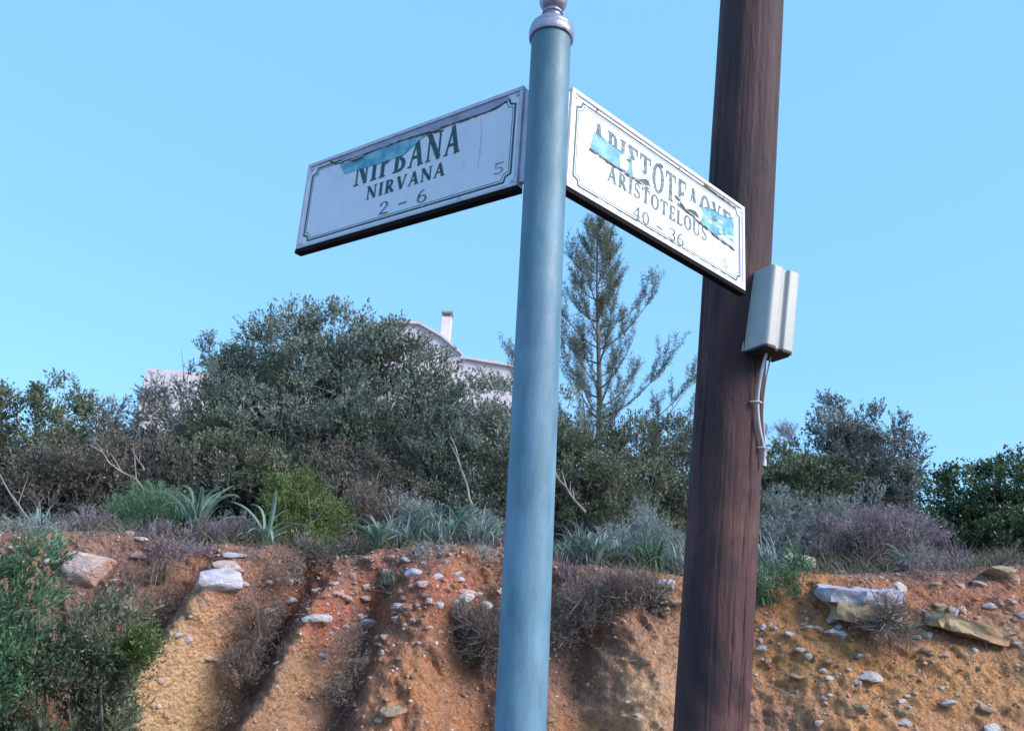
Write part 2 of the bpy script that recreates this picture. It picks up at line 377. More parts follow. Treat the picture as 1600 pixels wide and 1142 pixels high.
for i in range(15):
    a = -math.pi / 2 + math.pi * (i + 2.6) / 17.6; prof.append((.0312 * math.cos(a) if i < 14 else .001, cz + .0312 * math.sin(a)))
mb.lathe(prof, 64, q); mb.build('ball_finial', SILVER, pr, True)
mb = MB(); mb.lathe([(.11, -.0), (.11, .012), (.06, .016), (.055, .05), (.048, .06)], 48, (0, 0, .02)); mb.build('base_plate', POST, pr, True)

def plate_mat(name, c0, c1, stain_c):
    m, nt, bs = new_mat(name); v = objvec(nt)
    n = nnoise(nt, 9, 6, .6, v); r = ramp(nt, n.outputs[0], [(.3, c0), (.7, c1)])
    n2 = nnoise(nt, 16, 9, .75, v, .6); f = ramp(nt, n2.outputs[0], [(.56, (0,0,0)), (.74, (1,1,1))])
    c = mixc(nt, r.outputs[0], stain_c, f.outputs[0])
    # thin run marks
    n3 = nnoise(nt, 1.0, 5, .7, objvec(nt, (90, 5, 1))); f3 = ramp(nt, n3.outputs[0], [(.62, (0,0,0)), (.8, (.5,.5,.5))])
    c = mixc(nt, c, stain_c, f3.outputs[0])
    nt.links.new(c, bs.inputs['Base Color']); bs.inputs['Roughness'].default_value = .32
    bump(nt, bs, nnoise(nt, 30, 4, .5, v).outputs[0], .08, .004); return m
PL_R = plate_mat('white_sign_film', (.84,.84,.86), (.90,.90,.91), (.70,.66,.70))
PL_L = plate_mat('weathered_dimmed_sign_film', (.68,.69,.77), (.76,.77,.83), (.58,.55,.64))  # left plate: grubbier, and its weaker light is put into the colour too
FR_R = noisy_mat('white_sign_frame', (.72,.71,.75), (.88,.87,.90), 20, .4, bmp=.2)
FR_L = noisy_mat('weathered_dimmed_sign_frame', (.46,.45,.56), (.64,.63,.74), 20, .42, bmp=.2)  # weathered frame, also darkened in colour for the left plate's weaker light
LET = noisy_mat('dark_green_lettering', (.012,.045,.05), (.05,.10,.12), 80, .5, lo=.44, hi=.72)
LET_FADE = noisy_mat('faded_green_lettering', (.03,.08,.09), (.24,.30,.34), 90, .5, lo=.40, hi=.68)
GHOST = noisy_mat('worn_grey_print', (.10,.15,.19), (.42,.45,.52), 120, .5, lo=.38, hi=.6)
BLUE = noisy_mat('exposed_teal_film', (.06,.29,.42), (.26,.52,.60), 30, .45, lo=.42, hi=.66)
BARE = noisy_mat('bare_grey_metal', (.26,.25,.34), (.42,.40,.50), 25, .45, metal=.2, bmp=.2)
RUST = noisy_mat('torn_film_edge', (.025,.015,.014), (.17,.08,.07), 60, .8)
CURL = noisy_mat('curled_white_film', (.70,.72,.74), (.86,.87,.9), 30, .45)

T_, t_ = .225, .10
def glyph(ch):
    P = []
    def bar(x0, y0, x1, y1, w):
        d = np.array([x1-x0, y1-y0]); d = d / np.linalg.norm(d); n = np.array([-d[1], d[0]]) * w / 2
        a, b = np.array([x0, y0]), np.array([x1, y1]); P.append([a-n, b-n, b+n, a+n])
    def hb(x0, x1, y, w=t_): bar(x0, y, x1, y, w)
    def ser(x, w, y): hb(x-w/2, x+w/2, y, .055)
    def ring(cx, cy, rx, ry, a0, a1, T=T_, t=t_, n=18):
        A = np.linspace(R(a0), R(a1), n)
        for p, q in zip(A[:-1], A[1:]):
            o = lambda a: (cx + rx*math.cos(a), cy + ry*math.sin(a)); i = lambda a: (cx + (rx-T)*math.cos(a), cy + (ry-t)*math.sin(a))
            P.append([o(p), o(q), i(q), i(p)])
    B, S = .03, .97
    if ch == 'I': bar(.2,0,.2,1,T_); ser(.2,.4,B); ser(.2,.4,S); w=.4
    elif ch == 'N': bar(.14,0,.14,1,t_); bar(.12,.98,.74,.03,T_); bar(.74,0,.74,1,t_); ser(.14,.3,B); ser(.09,.22,S); ser(.74,.3,S); w=.9
    elif ch in 'AL^': 
        if ch == 'L': bar(.2,0,.2,1,T_); ser(.2,.4,S); hb(0,.6,B,t_); bar(.6,0,.6,.25,t_); w=.66
        else:
            bar(.1,0,.41,.98,t_); bar(.40,1,.70,0,T_); ser(.1,.24,B); ser(.70,.32,B); w=.86
            if ch == 'A': hb(.2,.62,.34,t_)
    elif ch in 'PRB':
        bar(.2,0,.2,1,T_); ser(.2,.4,B); ser(.17,.34,S); cy = .73 if ch != 'B' else .76; ry = 1-cy
        ring(.34,cy,.34,ry,-90,90); hb(.2,.36,1-t_/2); hb(.2,.36,cy-ry+t_/2); w=.72
        if ch == 'R': bar(.36,.5,.68,.02,T_); ser(.70,.2,B); w=.84
        if ch == 'B': ring(.36,.26,.37,.26,-90,90); hb(.2,.36,t_/2); w=.78
    elif ch == 'V': bar(.12,1,.42,0,T_); bar(.43,.02,.72,1,t_); ser(.12,.3,S); ser(.72,.24,S); w=.84
    elif ch == 'Y': bar(.12,1,.4,.45,T_); bar(.4,.45,.68,1,t_); bar(.4,0,.4,.48,T_); ser(.12,.3,S); ser(.68,.24,S); ser(.4,.38,B); w=.8
    elif ch == 'S': ring(.32,.74,.27,.27,30,262,.13,.09); ring(.32,.27,.30,.28,82,-155,.13,.09); bar(.18,.62,.48,.40,.15); bar(.56,.74,.56,.95,.05); bar(.06,.05,.06,.27,.05); w=.66
    elif ch == 'T': bar(.38,0,.38,1,T_); ser(.38,.38,B); hb(.02,.74,1-t_/2); bar(.04,.75,.04,.99,t_); bar(.72,.75,.72,.99,t_); w=.76
    elif ch == 'O': ring(.43,.5,.43,.52,0,360,T_,t_,30); w=.86
    elif ch == 'E': bar(.2,0,.2,1,T_); ser(.15,.3,B); hb(.1,.64,B,t_); hb(.1,.62,S,t_); hb(.2,.5,.52,t_); bar(.63,.76,.63,1,t_); bar(.65,0,.65,.26,t_); bar(.5,.4,.5,.64,t_*.8); w=.7
    elif ch == 'U': bar(.18,.3,.18,1,T_); bar(.72,.3,.72,1,t_); ring(.42,.32,.335,.34,180,360,.14,.1); ser(.18,.36,S); ser(.72,.26,S); w=.86
    elif ch == '$': hb(.02,.66,1-t_/2); hb(.02,.68,t_/2); bar(.10,.98,.42,.52,T_); bar(.42,.52,.08,.03,t_); bar(.65,.76,.65,1,t_); bar(.67,0,.67,.26,t_); w=.74
    elif ch == '0': ring(.3,.5,.3,.5,0,360,.14,.08,26); w=.6
    elif ch == '2': ring(.3,.72,.28,.28,-35,185,.13,.08); bar(.48,.6,.08,.08,.09); hb(.02,.6,.06,.12); w=.62
    elif ch == '6': ring(.32,.3,.3,.3,0,360,.13,.08,24); ring(.48,.36,.46,.64,95,180,.13,.08); w=.62
    elif ch == '4': bar(.44,0,.44,1,.13); bar(.42,.98,.04,.32,.07); hb(.02,.62,.3,.08); ser(.44,.32,B); w=.64
    elif ch == '3': ring(.26,.75,.28,.25,-88,150,.13,.08); ring(.26,.28,.31,.28,-150,88,.13,.08); w=.58
    elif ch == '5': bar(.12,.52,.12,.98,.07); hb(.1,.54,.94,.11); ring(.26,.3,.3,.3,-150,120,.13,.08); w=.58
    elif ch == '-': hb(.04,.56,.42,.13); w=.6
    else: w=.32
    return P, w
def text(parent, name, s, u0, u1, v0, h, mat, z, slant=0):
    gl = [glyph(c) for c in s]; sp = .13; tot = sum(w for _, w in gl) + sp * (len(s) - 1); kx = (u1 - u0) / tot; x = 0
    for ch, (P, w) in zip(s, gl):
        mb = MB()
        for k, poly in enumerate(P):
            zz = z + (k % 12) * .00003
            mb.add([(u0 + (x + a + slant * b) * kx, v0 + b * h, zz) for a, b in poly], [(0, 1, 2, 3)])
        if P: mb.build('dash' if ch == '-' else 'digit' if ch.isdigit() else 'letter', mat, parent)
        x += w + sp
WP, HP = .69, .25
def rough_poly(pts, amp, seed, n=6):
    rs = random.Random(seed); out = []
    for i in range(len(pts)):
        a, b = np.array(pts[i]), np.array(pts[(i+1) % len(pts)])
        L = np.linalg.norm(b-a); k = max(1, int(L / .012))
        for j in range(k):
            p = a + (b-a) * j / k; nn = np.array([-(b-a)[1], (b-a)[0]]) / (L + 1e-9)
            out.append(p + nn * rs.uniform(-amp, amp) * (j > 0))
    return out
def flat(parent, name, pts, z, mat, amp=.0015, seed=1, th=.0006):
    p = rough_poly(pts, amp, seed); mb = MB(); mb.prism([tuple(q) for q in p], z - th, z); return mb.build(name, mat, parent)
def strip(parent, name, pts, w, z, mat, seed=1):
    rs = random.Random(seed); mb = MB(); P = []
    for a, b in zip(pts[:-1], pts[1:]):
        a, b = np.array(a), np.array(b); k = max(1, int(np.linalg.norm(b-a) / .008))
        for j in range(k): P.append(a + (b-a) * j / k + np.array([0, rs.uniform(-.0012, .0012)]))
    P.append(np.array(pts[-1])); L = []; Rr = []
    for i, p in enumerate(P):
        d = P[min(i+1, len(P)-1)] - P[max(i-1, 0)]; d /= np.linalg.norm(d); n = np.array([-d[1], d[0]]); ww = w * rs.uniform(.25, 1)
        L.append((*(p + n*ww/2), z)); Rr.append((*(p - n*ww/2), z))
    m_ = len(P); mb.add(L + Rr, [(i, i+1, m_+i+1, m_+i) for i in range(m_-1)]); return mb.build(name, mat, parent)
def curl(parent, u, v, ln, ht, z, mat, seed=0, flip=1):
    """a lifted lip of torn film"""
    mb = MB(); vs = []; nU, nV = 9, 6
    for j in range(nV):
        for i in range(nU):
            s_ = i / (nU-1); t = j / (nV-1); w = math.sin(math.pi * s_) ** .7
            a = t * 2.2; vs.append((u + ln * s_ + .001*math.sin(9*s_+seed), v + flip * ht * w * math.sin(a) * .6, z + ht * w * (1 - math.cos(a)) * .5))
    mb.add(vs, [(j*nU+i, j*nU+i+1, (j+1)*nU+i+1, (j+1)*nU+i) for j in range(nV-1) for i in range(nU-1)]); return mb.build('film_curl', mat, parent, True)
def sign(name, o, ex, ey, film, frame, label, side):
    ex = unit(ex); ey = unit(ey - ex * (ey @ ex)); ez = np.cross(ex, ey)
    e = empty(name, (0, 0, 0), label, 'street sign', 'street name plates on the green post')
    e.matrix_world = Matrix(((ex[0], ey[0], ez[0], o[0]), (ex[1], ey[1], ez[1], o[1]), (ex[2], ey[2], ez[2], o[2]), (0, 0, 0, 1)))
    mb = MB(); mb.box(.003, WP-.003, .004, HP-.003, -.020, -.0015); mb.build('panel', film, e, bevel=.001)
    for nm, b in (('frame_rail', (0, WP, HP-.010, HP)), ('frame_rail', (0, WP, .003, .0115)), ('frame_stile', (0, .010, .0118, HP-.0103)), ('frame_stile', (WP-.010, WP, .0118, HP-.0103))):
        mb = MB(); mb.box(b[0], b[1], b[2], b[3], -.021, .0025); mb.build(nm, frame, e, bevel=.0012)
    mb = MB(); mb.box(-.001, WP+.001, -.008, .0028, -.019, .0022); mb.build('underside_shade_bar', BLACK, e)  # added bar, the shade below the plate painted as black
    # double border line with notched corners
    def border(ins, w, nt_, z, name):
        a, b, c, d = ins, WP-ins, ins, HP-ins; k = nt_
        pts = [(a+k, c), (b-k, c), (b-k*.75, c+k*.75), (b, c+k), (b, d-k), (b-k*.75, d-k*.75), (b-k, d), (a+k, d), (a+k*.75, d-k*.75), (a, d-k), (a, c+k), (a+k*.75, c+k*.75), (a+k, c)]
        mb = MB()
        for i, (p, q) in enumerate(zip(pts[:-1], pts[1:])):
            p, q = np.array(p), np.array(q); dd = (q-p)/np.linalg.norm(q-p); n = np.array([-dd[1], dd[0]])*w/2; p = p - dd*w*.3; q = q + dd*w*.3
            zz = z + i * .00002; mb.add([(*(p-n), zz), (*(q-n), zz), (*(q+n), zz), (*(p+n), zz)], [(0,1,2,3)])
        mb.build(name, LET, e)
    border(.0205, .0048, .018, -.0010, 'border_line'); border(.0268, .0015, .018, -.0010, 'border_line')
    for x in (.016, WP-.016):
        for y in (.0185, HP-.0165):
            mb = MB(); mb.lathe([(.0048, -.0015), (.0048, 0), (.0036, .0012), (.0008, .0014)], 16, (x, y, 0)); mb.build('screw', frame, e, True)
    # flange that carries the plate on the post
    mb = MB(); x0, x1 = (WP+.0005, WP+.022) if side < 0 else (-.022, -.0005)
    mb.box(x0, x1, .012, HP-.012, -.017, -.004); mb.build('flange', frame, e, bevel=.001)
    return e
pl = [PLT(p) for p in ([-0.0104, 1.2664, 2.5175], [-0.4583, 1.59, 2.5192], [-0.4588, 1.5904, 2.3192], [-0.0109, 1.2668, 2.3175])]
prr = [PLT(p) for p in ([0.0739, 1.27, 2.5236], [0.4788, 1.6375, 2.5146], [0.4761, 1.6357, 2.3146], [0.0712, 1.2682, 2.3236])]
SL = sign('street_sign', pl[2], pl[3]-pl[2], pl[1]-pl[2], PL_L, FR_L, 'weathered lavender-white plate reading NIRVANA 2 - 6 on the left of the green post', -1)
text(SL, 'greek_lettering', 'NIPBANA', .183, .52, .136, .075, LET, -.0008)
text(SL, 'latin_lettering', 'NIRVANA', .233, .482, .0865, .036, LET, -.0008)
text(SL, 'number_lettering', '2 - 6', .283, .434, .032, .034, LET_FADE, -.0008)
text(SL, 'stamp', '5', .622, .650, .046, .028, GHOST, -.0008)
flat(SL, 'bare_strip', [(.085, .241), (.14, .2240), (.33, .2225), (.47, .2210), (.60, .2170), (.655, .2290), (.645, .2395)], -.0004, BARE, .0012, 3)
flat(SL, 'exposed_patch', [(.122, .215), (.143, .184), (.26, .1785), (.345, .179), (.392, .205), (.43, .2165), (.25, .2185)], -.00025, BLUE, .0006, 4)
strip(SL, 'torn_edge', [(.08, .238), (.11, .2215), (.20, .2205), (.33, .2215), (.42, .218), (.50, .2165), (.60, .2160), (.648, .226)], .0060, .0000, RUST, 5)
strip(SL, 'torn_edge', [(.36, .222), (.44, .212), (.47, .2195)], .007, .00005, RUST, 15)
curl(SL, .155, .2185, .055, .014, .0000, CURL, 1, -1); curl(SL, .425, .2170, .035, .009, .0000, CURL, 2, -1)
strip(SL, 'scratch', [(.575, .205), (.580, .16), (.578, .08)], .0028, -.0007, FR_L, 6)
SR = sign('street_sign', prr[3], prr[2]-prr[3], prr[0]-prr[3], PL_R, FR_R, 'bright white plate reading ARISTOTELOUS 40 - 36 on the right of the green post', 1)
text(SR, 'greek_lettering', 'APISTOTE^OY$'.replace('S', '$', 1), .072, .628, .127, .078, LET_FADE, -.0008)
text(SR, 'latin_lettering', 'ARISTOTELOUS', .131, .518, .0785, .0385, LET_FADE, -.0008)
text(SR, 'number_lettering', '40 - 36', .224, .42, .024, .033, LET_FADE, -.0008)
text(SR, 'stamp', '5', .588, .612, .036, .024, GHOST, -.0008)
flat(SR, 'exposed_patch', [(.080, .177), (.070, .130), (.16, .1255), (.262, .128), (.288, .133), (.280, .152), (.20, .1745), (.13, .172)], -.00025, BLUE, .0007, 7)
flat(SR, 'film_remnant', [(.172, .128), (.168, .158), (.186, .172), (.202, .168), (.197, .13)], .0001, CURL, .0012, 17)
flat(SR, 'film_remnant', [(.218, .1265), (.214, .160), (.236, .168), (.262, .146), (.266, .131)], .0001, CURL, .0012, 18)
flat(SR, 'exposed_patch', [(.385, .152), (.43, .131), (.50, .118), (.57, .112), (.637, .108), (.642, .175), (.637, .196), (.60, .182), (.53, .178), (.48, .162)], -.00025, BLUE, .0008, 8)
flat(SR, 'film_remnant', [(.392, .150), (.43, .129), (.485, .121), (.500, .150), (.478, .164), (.43, .158)], .0001, CURL, .0025, 19)
flat(SR, 'film_remnant', [(.56, .1115), (.60, .111), (.637, .108), (.630, .122), (.585, .1262)], .0001, CURL, .002, 20)
strip(SR, 'torn_edge', [(.066, .126), (.12, .1225), (.20, .122), (.28, .1215)], .0058, .0002, RUST, 9)
strip(SR, 'torn_edge', [(.085, .176), (.16, .172), (.24, .160), (.275, .150)], .0028, .0002, LET, 10)
strip(SR, 'torn_edge', [(.38, .150), (.42, .128), (.50, .1165), (.57, .107), (.645, .103)], .0062, .0002, RUST, 11)
strip(SR, 'torn_edge', [(.47, .163), (.53, .178), (.60, .183), (.64, .197)], .003, .0002, LET, 12)
strip(SR, 'torn_edge', [(.50, .2350), (.58, .2330), (.65, .2335)], .0045, .0002, RUST, 13)
strip(SR, 'scratch', [(.543, .10), (.545, .06), (.546, .03)], .003, -.0006, FR_L, 14)
strip(SR, 'scratch', [(.063, .128), (.068, .20)], .004, -.0006, FR_L, 16)
rsf = random.Random(77)
for k_ in range(26):      # flakes of film left in the torn band
    SS, (ua, ub, va, vb) = ((SR, (.19, .29, .136, .166)), (SR, (.39, .49, .137, .158)), (SR, (.52, .63, .13, .172)))[k_ % 3]
    u_ = rsf.uniform(ua, ub); v_ = rsf.uniform(va, vb); w_ = rsf.uniform(.004, .014); h_ = rsf.uniform(.003, .009)
    flat(SS, 'film_flake', [(u_-w_, v_-h_*.3), (u_-w_*.2, v_-h_), (u_+w_, v_-h_*.1), (u_+w_*.5, v_+h_), (u_-w_*.5, v_+h_*.8)], .0004, rsf.choice((CURL, CURL, LET_FADE, FR_R)), .001, k_, .0004)
for k_ in range(34):      # specks of dirt and chips
    SS = (SL, SR)[k_ % 2]; u_ = rsf.uniform(.03, .66); v_ = rsf.choice((rsf.uniform(.012, .026), rsf.uniform(.229, .24))); w_ = rsf.uniform(.001, .0032)
    flat(SS, 'chip', [(u_-w_, v_-w_*.4), (u_+w_*.3, v_-w_), (u_+w_*1.4, v_), (u_, v_+w_*.8)], -.0006, rsf.choice((RUST, GHOST, BARE)), .0004, k_, .0003)
curl(SR, .24, .128, .04, .012, .0002, CURL, 4); curl(SR, .42, .128, .06, .012, .0002, CURL, 5); curl(SR, .30, .2, .03, .008, .0002, CURL, 6)
strip(SR, 'film_edge', [(.10, .0165), (.3, .0150), (.45, .0170), (.62, .0150)], .006, .0000, CURL, 21)

# ------------------------------------------------------------------ wooden utility pole
WOOD, nt, bs = new_mat('creosoted_wood')
v = objvec(nt, (1, 1, .11)); n = nnoise(nt, 24, 9, .72, v, .3); n2 = nnoise(nt, 2.2, 5, .6, objvec(nt, (1, 1, .45))); n3 = nnoise(nt, 90, 4, .6, v)
r1 = ramp(nt, n.outputs[0], [(.25, (.028,.011,.014)), (.5, (.048,.019,.023)), (.78, (.080,.034,.037))])
r2 = ramp(nt, n2.outputs[0], [(.38, (.45,.42,.50)), (.60, (1.25,1.05,1.0))])
c = mixc(nt, r1.outputs[0], r2.outputs[0], 1.0, 'MULTIPLY')
crack = ramp(nt, n3.outputs[0], [(.30, (.35,.3,.3)), (.40, (1,1,1))]); c = mixc(nt, c, crack.outputs[0], 1.0, 'MULTIPLY')
sep = nt.nodes.new('ShaderNodeSeparateXYZ'); tc = nt.nodes.new('ShaderNodeTexCoord'); nt.links.new(tc.outputs['Object'], sep.inputs[0])
mr = nt.nodes.new('ShaderNodeMapRange'); mr.inputs[1].default_value = 1.2; mr.inputs[2].default_value = 2.9; mr.inputs[3].default_value = 1; mr.inputs[4].default_value = 0
nt.links.new(sep.outputs[2], mr.inputs[0])
n4 = nnoise(nt, 3.2, 7, .65, objvec(nt, (1, 1, .55)), .8); r4 = ramp(nt, n4.outputs[0], [(.36, (.030,.014,.020)), (.48, (.085,.036,.036)), (.60, (.19,.080,.068)), (.75, (.27,.13,.11))])
n5 = nnoise(nt, 60, 6, .7, objvec(nt, (1, 1, .35))); r5 = ramp(nt, n5.outputs[0], [(.3, (.6,.6,.6)), (.7, (1.3,1.3,1.3))]); redw = mixc(nt, r4.outputs[0], r5.outputs[0], 1.0, 'MULTIPLY')
wash = mixc(nt, c, redw, 0.0)                    # creosote has weathered off the lower pole: redder bare wood
mm = nt.nodes.new('ShaderNodeMath'); mm.operation = 'MULTIPLY'; mm.inputs[1].default_value = .8; nt.links.new(mr.outputs[0], mm.inputs[0]); nt.links.new(mm.outputs[0], wash.node.inputs[0])
nt.links.new(wash, bs.inputs['Base Color']); bs.inputs['Roughness'].default_value = .72
bump(nt, bs, n.outputs[0], .9, .012)
wt = at(1175, 0, 2.53); wb = at(1110, 1142, 2.68); wd = (wt - wb) / (wt[2] - wb[2])
wp = lambda z: wb + wd * (z - wb[2])
def wrad(z): return .1085 + .0025 * (z - 1.2) * .6
wpole = empty('utility_pole', wp(0), 'dark reddish-brown wooden utility pole leaning right, carrying a small grey box', 'pole')
vs = []; N = 72; ZS = np.r_[np.linspace(0, 3.6, 260), np.linspace(3.7, 7.5, 30)]; rings = []
N = 220; A = np.linspace(0, 2*math.pi, N, endpoint=False); AA, ZZ = np.meshgrid(A, ZS)
rad = wrad(ZZ) + .0035 * fbm(np.stack([np.cos(AA)*2.2, np.sin(AA)*2.2, ZZ*1.3], -1), 3, 3) + .0016 * fbm(np.stack([np.cos(AA)*14, np.sin(AA)*14, ZZ*1.1], -1), 3, 6)
crk = fbm(np.stack([np.cos(AA)*7, np.sin(AA)*7, ZZ*.75], -1), 3, 16); rad = rad - .0075 * np.exp(-(crk / .035) ** 2) * smooth(-.15, .25, fbm(np.stack([np.cos(AA)*1.6, np.sin(AA)*1.6, ZZ*1.4], -1), 2, 26))
for kz, ka, ks in ((1.62, 4.9, .018), (2.05, 5.4, .014), (2.75, 4.6, .020), (3.15, 5.2, .015), (1.35, 5.6, .013)):      # knots
    dd_ = ((AA - ka) * .11) ** 2 + ((ZZ - kz) * .55) ** 2; rad = rad + .006 * np.exp(-dd_ / ks ** 2) - .007 * np.exp(-dd_ / (ks * .45) ** 2)
C0 = np.array([wp(z) for z in ZS]) - wp(0)
VP = np.stack([C0[:, None, 0] + rad*np.cos(AA), C0[:, None, 1] + rad*np.sin(AA), C0[:, None, 2] + 0*rad], -1)
I = np.arange(len(ZS)*N).reshape(len(ZS), N); Fw = np.stack([I[:-1], np.roll(I, -1, 1)[:-1], np.roll(I, -1, 1)[1:], I[1:]], -1).reshape(-1, 4)
link('shaft', np_mesh('shaft', VP.reshape(-1, 3), Fw, WOOD, True), wpole)
mb = MB(); q = C0[-1]; mb.lathe([(wrad(7.5)*1.01, -.004), (wrad(7.5)*.8, .05), (.002, .07)], 36, q); mb.build('top_cap', WOOD, wpole, True)
# knots and old staples on the right edge near the bottom
DARKMET = noisy_mat('dark_iron', (.02,.015,.02), (.07,.05,.05), 40, .6, metal=.6)
for py in (1042, 1052, 1066, 1086):
    p = at(1166 + (1060-py)*.02, py, 2.68) - wp(0) + np.array([-.004, -.0, 0]); mb = MB()
    mb.tube([p + [-.012, .004, .007], p + [.004, -.006, .007], p + [.008, -.006, 0], p + [.004, -.006, -.007], p + [-.012, .004, -.007]], .0022, 6); mb.build('staple', DARKMET, wpole)

# grey box, moulded front
BOX = noisy_mat('beige_grey_box_plastic', (.38,.37,.355), (.46,.45,.43), 6, .42, bmp=.06, bscale=120)
BOXD = noisy_mat('box_underside', (.015,.014,.018), (.04,.035,.03), 30, .7)
bt = at(1211, 420, 2.44); bb = at(1199, 546, 2.44)
up = unit(np.array(bt - bb)); yaw = R(22)                    # front faces toward the camera's right
fx = np.array([math.cos(yaw), math.sin(yaw), 0]); fx = unit(fx - up * (fx @ up)); fn = -np.cross(up, fx) * -1
if fn[1] > 0: fn = -fn
hB = np.linalg.norm(bt - bb)
box = empty('junction_box', (0, 0, 0), 'small beige-grey plastic box with stepped vertical ribs fixed to the wooden pole', 'junction box')
bz = unit(np.cross(fx, up)); bz = bz if bz[1] < 0 else -bz
M4 = Matrix(((fx[0], bz[0], up[0], bb[0]), (fx[1], bz[1], up[1], bb[1]), (fx[2], bz[2], up[2], bb[2]), (0, 0, 0, 1)))
box.matrix_world = M4
# local: x along the front, y toward viewer (front), z up.  left side wall then stepped front
PF = [(-.030, -.078), (-.030, .020), (-.022, .028), (.010, .028), (.015, .016), (.031, .016), (.036, .028), (.072, .028), (.078, .022), (.078, .010), (.084, .004), (.084, -.078)]
mb = MB(); mb.prism(PF, .004, hB); mb.v = [tuple(v_) for v_ in mb.v]; mb.build('cover', BOX, box, bevel=.004)
mb = MB(); mb.prism([(x*.95+.001, y*.95) for x, y in PF], -.0015, .0035); mb.build('underside', BOXD, box)
mb = MB(); mb.box(-.034, .088, -.088, -.0785, .004, hB*.99); mb.build('back_plate', BOX, box, bevel=.002)
GREYPLASTIC = noisy_mat('cable_grey_plastic', (.46,.46,.48), (.62,.62,.64), 20, .45)
def cable(name, pts, r, label, n=10):
    # smooth the polyline
    P = [np.array(p) for p in pts]
    for _ in range(3):
        Q = [P[0]]
        for a_, b_ in zip(P[:-1], P[1:]): Q += [a_*.75+b_*.25, a_*.25+b_*.75]
        Q.append(P[-1]); P = Q
    e = empty(name, P[-1], label, 'cable', 'cables below the junction box'); mb = MB(); mb.tube([p - P[-1] for p in P], r, n); mb.build('sheath', GREYPLASTIC, e, True); return e, P
c1, PP = cable('cable', [at(1200, 546, 2.47), at(1193, 566, 2.48), at(1186, 600, 2.50), at(1183, 635, 2.515), at(1187, 672, 2.53), at(1194, 700, 2.55), at(1194, 726, 2.56)], .0048, 'thicker pale conduit curving down from the grey box to a cut end')
c2, PP2 = cable('cable', [at(1206, 548, 2.49), at(1203, 562, 2.50), at(1196, 600, 2.53), at(1192, 640, 2.55), at(1194, 680, 2.56), at(1197, 712, 2.57)], .0026, 'thin pale cable hanging just right of the thicker conduit')
for px, py in ((1183, 628), (1195, 700)):
    p = at(px, py, 2.51 if py < 650 else 2.545) - np.array(c1.location); mb = MB()
    mb.tube([p + [-.020, .006, .001], p + [-.006, -.006, 0], p + [.006, -.006, 0], p + [.014, .004, 0]], .0032, 8); mb.build('clip', GREYPLASTIC, c1, True)
p = PP[-1] - np.array(c1.location); mb = MB(); mb.tube([p + [0, 0, .018], p + [-.001, 0, -.004]], [.0075, .0078], 12); mb.build('end_sleeve', GREYPLASTIC, c1, True)

# ------------------------------------------------------------------ leaf cloud builders
def leaves_mesh(name, P, D, mat, L, W, var, n_per, spread, seed=0):
    """P,D: spray bases and directions; leaves along each"""
    rs = np.random.RandomState(seed); N = len(P); t = rs.rand(N, n_per, 1)
    L = np.broadcast_to(np.asarray(L, dtype=float).reshape(-1, 1, 1) if np.ndim(L) else L, (N, 1, 1))
    sl = L * 4.2                                     # spray length in leaf lengths
    base = P[:, None] + D[:, None] * t * sl + rs.normal(0, .12, (N, n_per, 3)) * L
    rnd = unit(rs.normal(0, 1, (N, n_per, 3))); d = unit(D[:, None] * (1 - spread) + rnd * spread + np.array([0, 0, .12]))
    s = unit(np.cross(d, unit(rs.normal(0, 1, (N, n_per, 3))))); Ls = L * rs.uniform(.6, 1.25, (N, n_per, 1)); Ws = W * Ls
    nrm = np.cross(s, d)
    a = base; b = base + d * Ls * .45 + s * Ws * .5 + nrm * Ws * .2; c = base + d * Ls; e = base + d * Ls * .45 - s * Ws * .5 + nrm * Ws * .2
    V = np.stack([a, b, c, e], 2).reshape(-1, 3); F_ = np.arange(len(V)).reshape(-1, 4)
    vv = np.clip(np.repeat(var, n_per) + rs.normal(0, .16, N * n_per), 0, 1)
    return np_mesh(name, V, F_, mat, False, None, vv)
def crown_points(cl, n, seed, holes=.15, shell=.55, up=.45, tuft=None):
    """sprays gathered into tufts that sit on and inside the lobes of the crown"""
    rs = np.random.RandomState(seed); vol = np.array([c[3]*c[4]*c[5] for c in cl]) ** .7; C_ = np.array(cl)
    size = float(np.median(C_[:, 3:])); tr = tuft or np.clip(size * .20, .05, .20)
    nc = max(12, n // 16); k = rs.choice(len(cl), nc, p=vol/vol.sum()); C = C_[k]
    u = unit(rs.normal(0, 1, (nc, 3))); r = shell + (1.02 - shell) * rs.rand(nc, 1) ** .6; r = np.where(rs.rand(nc, 1) < .15, r * rs.rand(nc, 1), r)
    bumpy = 1 + .20 * fbm((C[:, :3] + u * C[:, 3:]) * 2.6, 3, seed)[:, None]
    T = C[:, :3] + u * C[:, 3:] * r * bumpy; Tv = np.clip(.5 + .30 * fbm(T * 2.4, 3, seed + 9) + rs.normal(0, .17, nc), 0, 1); Ts = tr * rs.uniform(.55, 1.35, (nc, 1))
    q = rs.randint(0, nc, n); w = unit(rs.normal(0, 1, (n, 3))); w[:, 2] = np.where(rs.rand(n) < .6, np.abs(w[:, 2]), w[:, 2])
    P = T[q] + w * Ts[q] * rs.rand(n, 1) ** .45 * [1, 1, .8]
    h = fbm(P * 2.2, 3, seed + 5); keep = h > np.quantile(h, holes) if holes > 0 else np.ones(n, bool)
    D = unit(u[q] * (1 - up) * .7 + w * .55 + np.array([0, 0, up]) + rs.normal(0, .22, (n, 3)))
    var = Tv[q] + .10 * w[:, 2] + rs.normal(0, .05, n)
    return P[keep], D[keep], np.clip(var[keep], 0, 1)
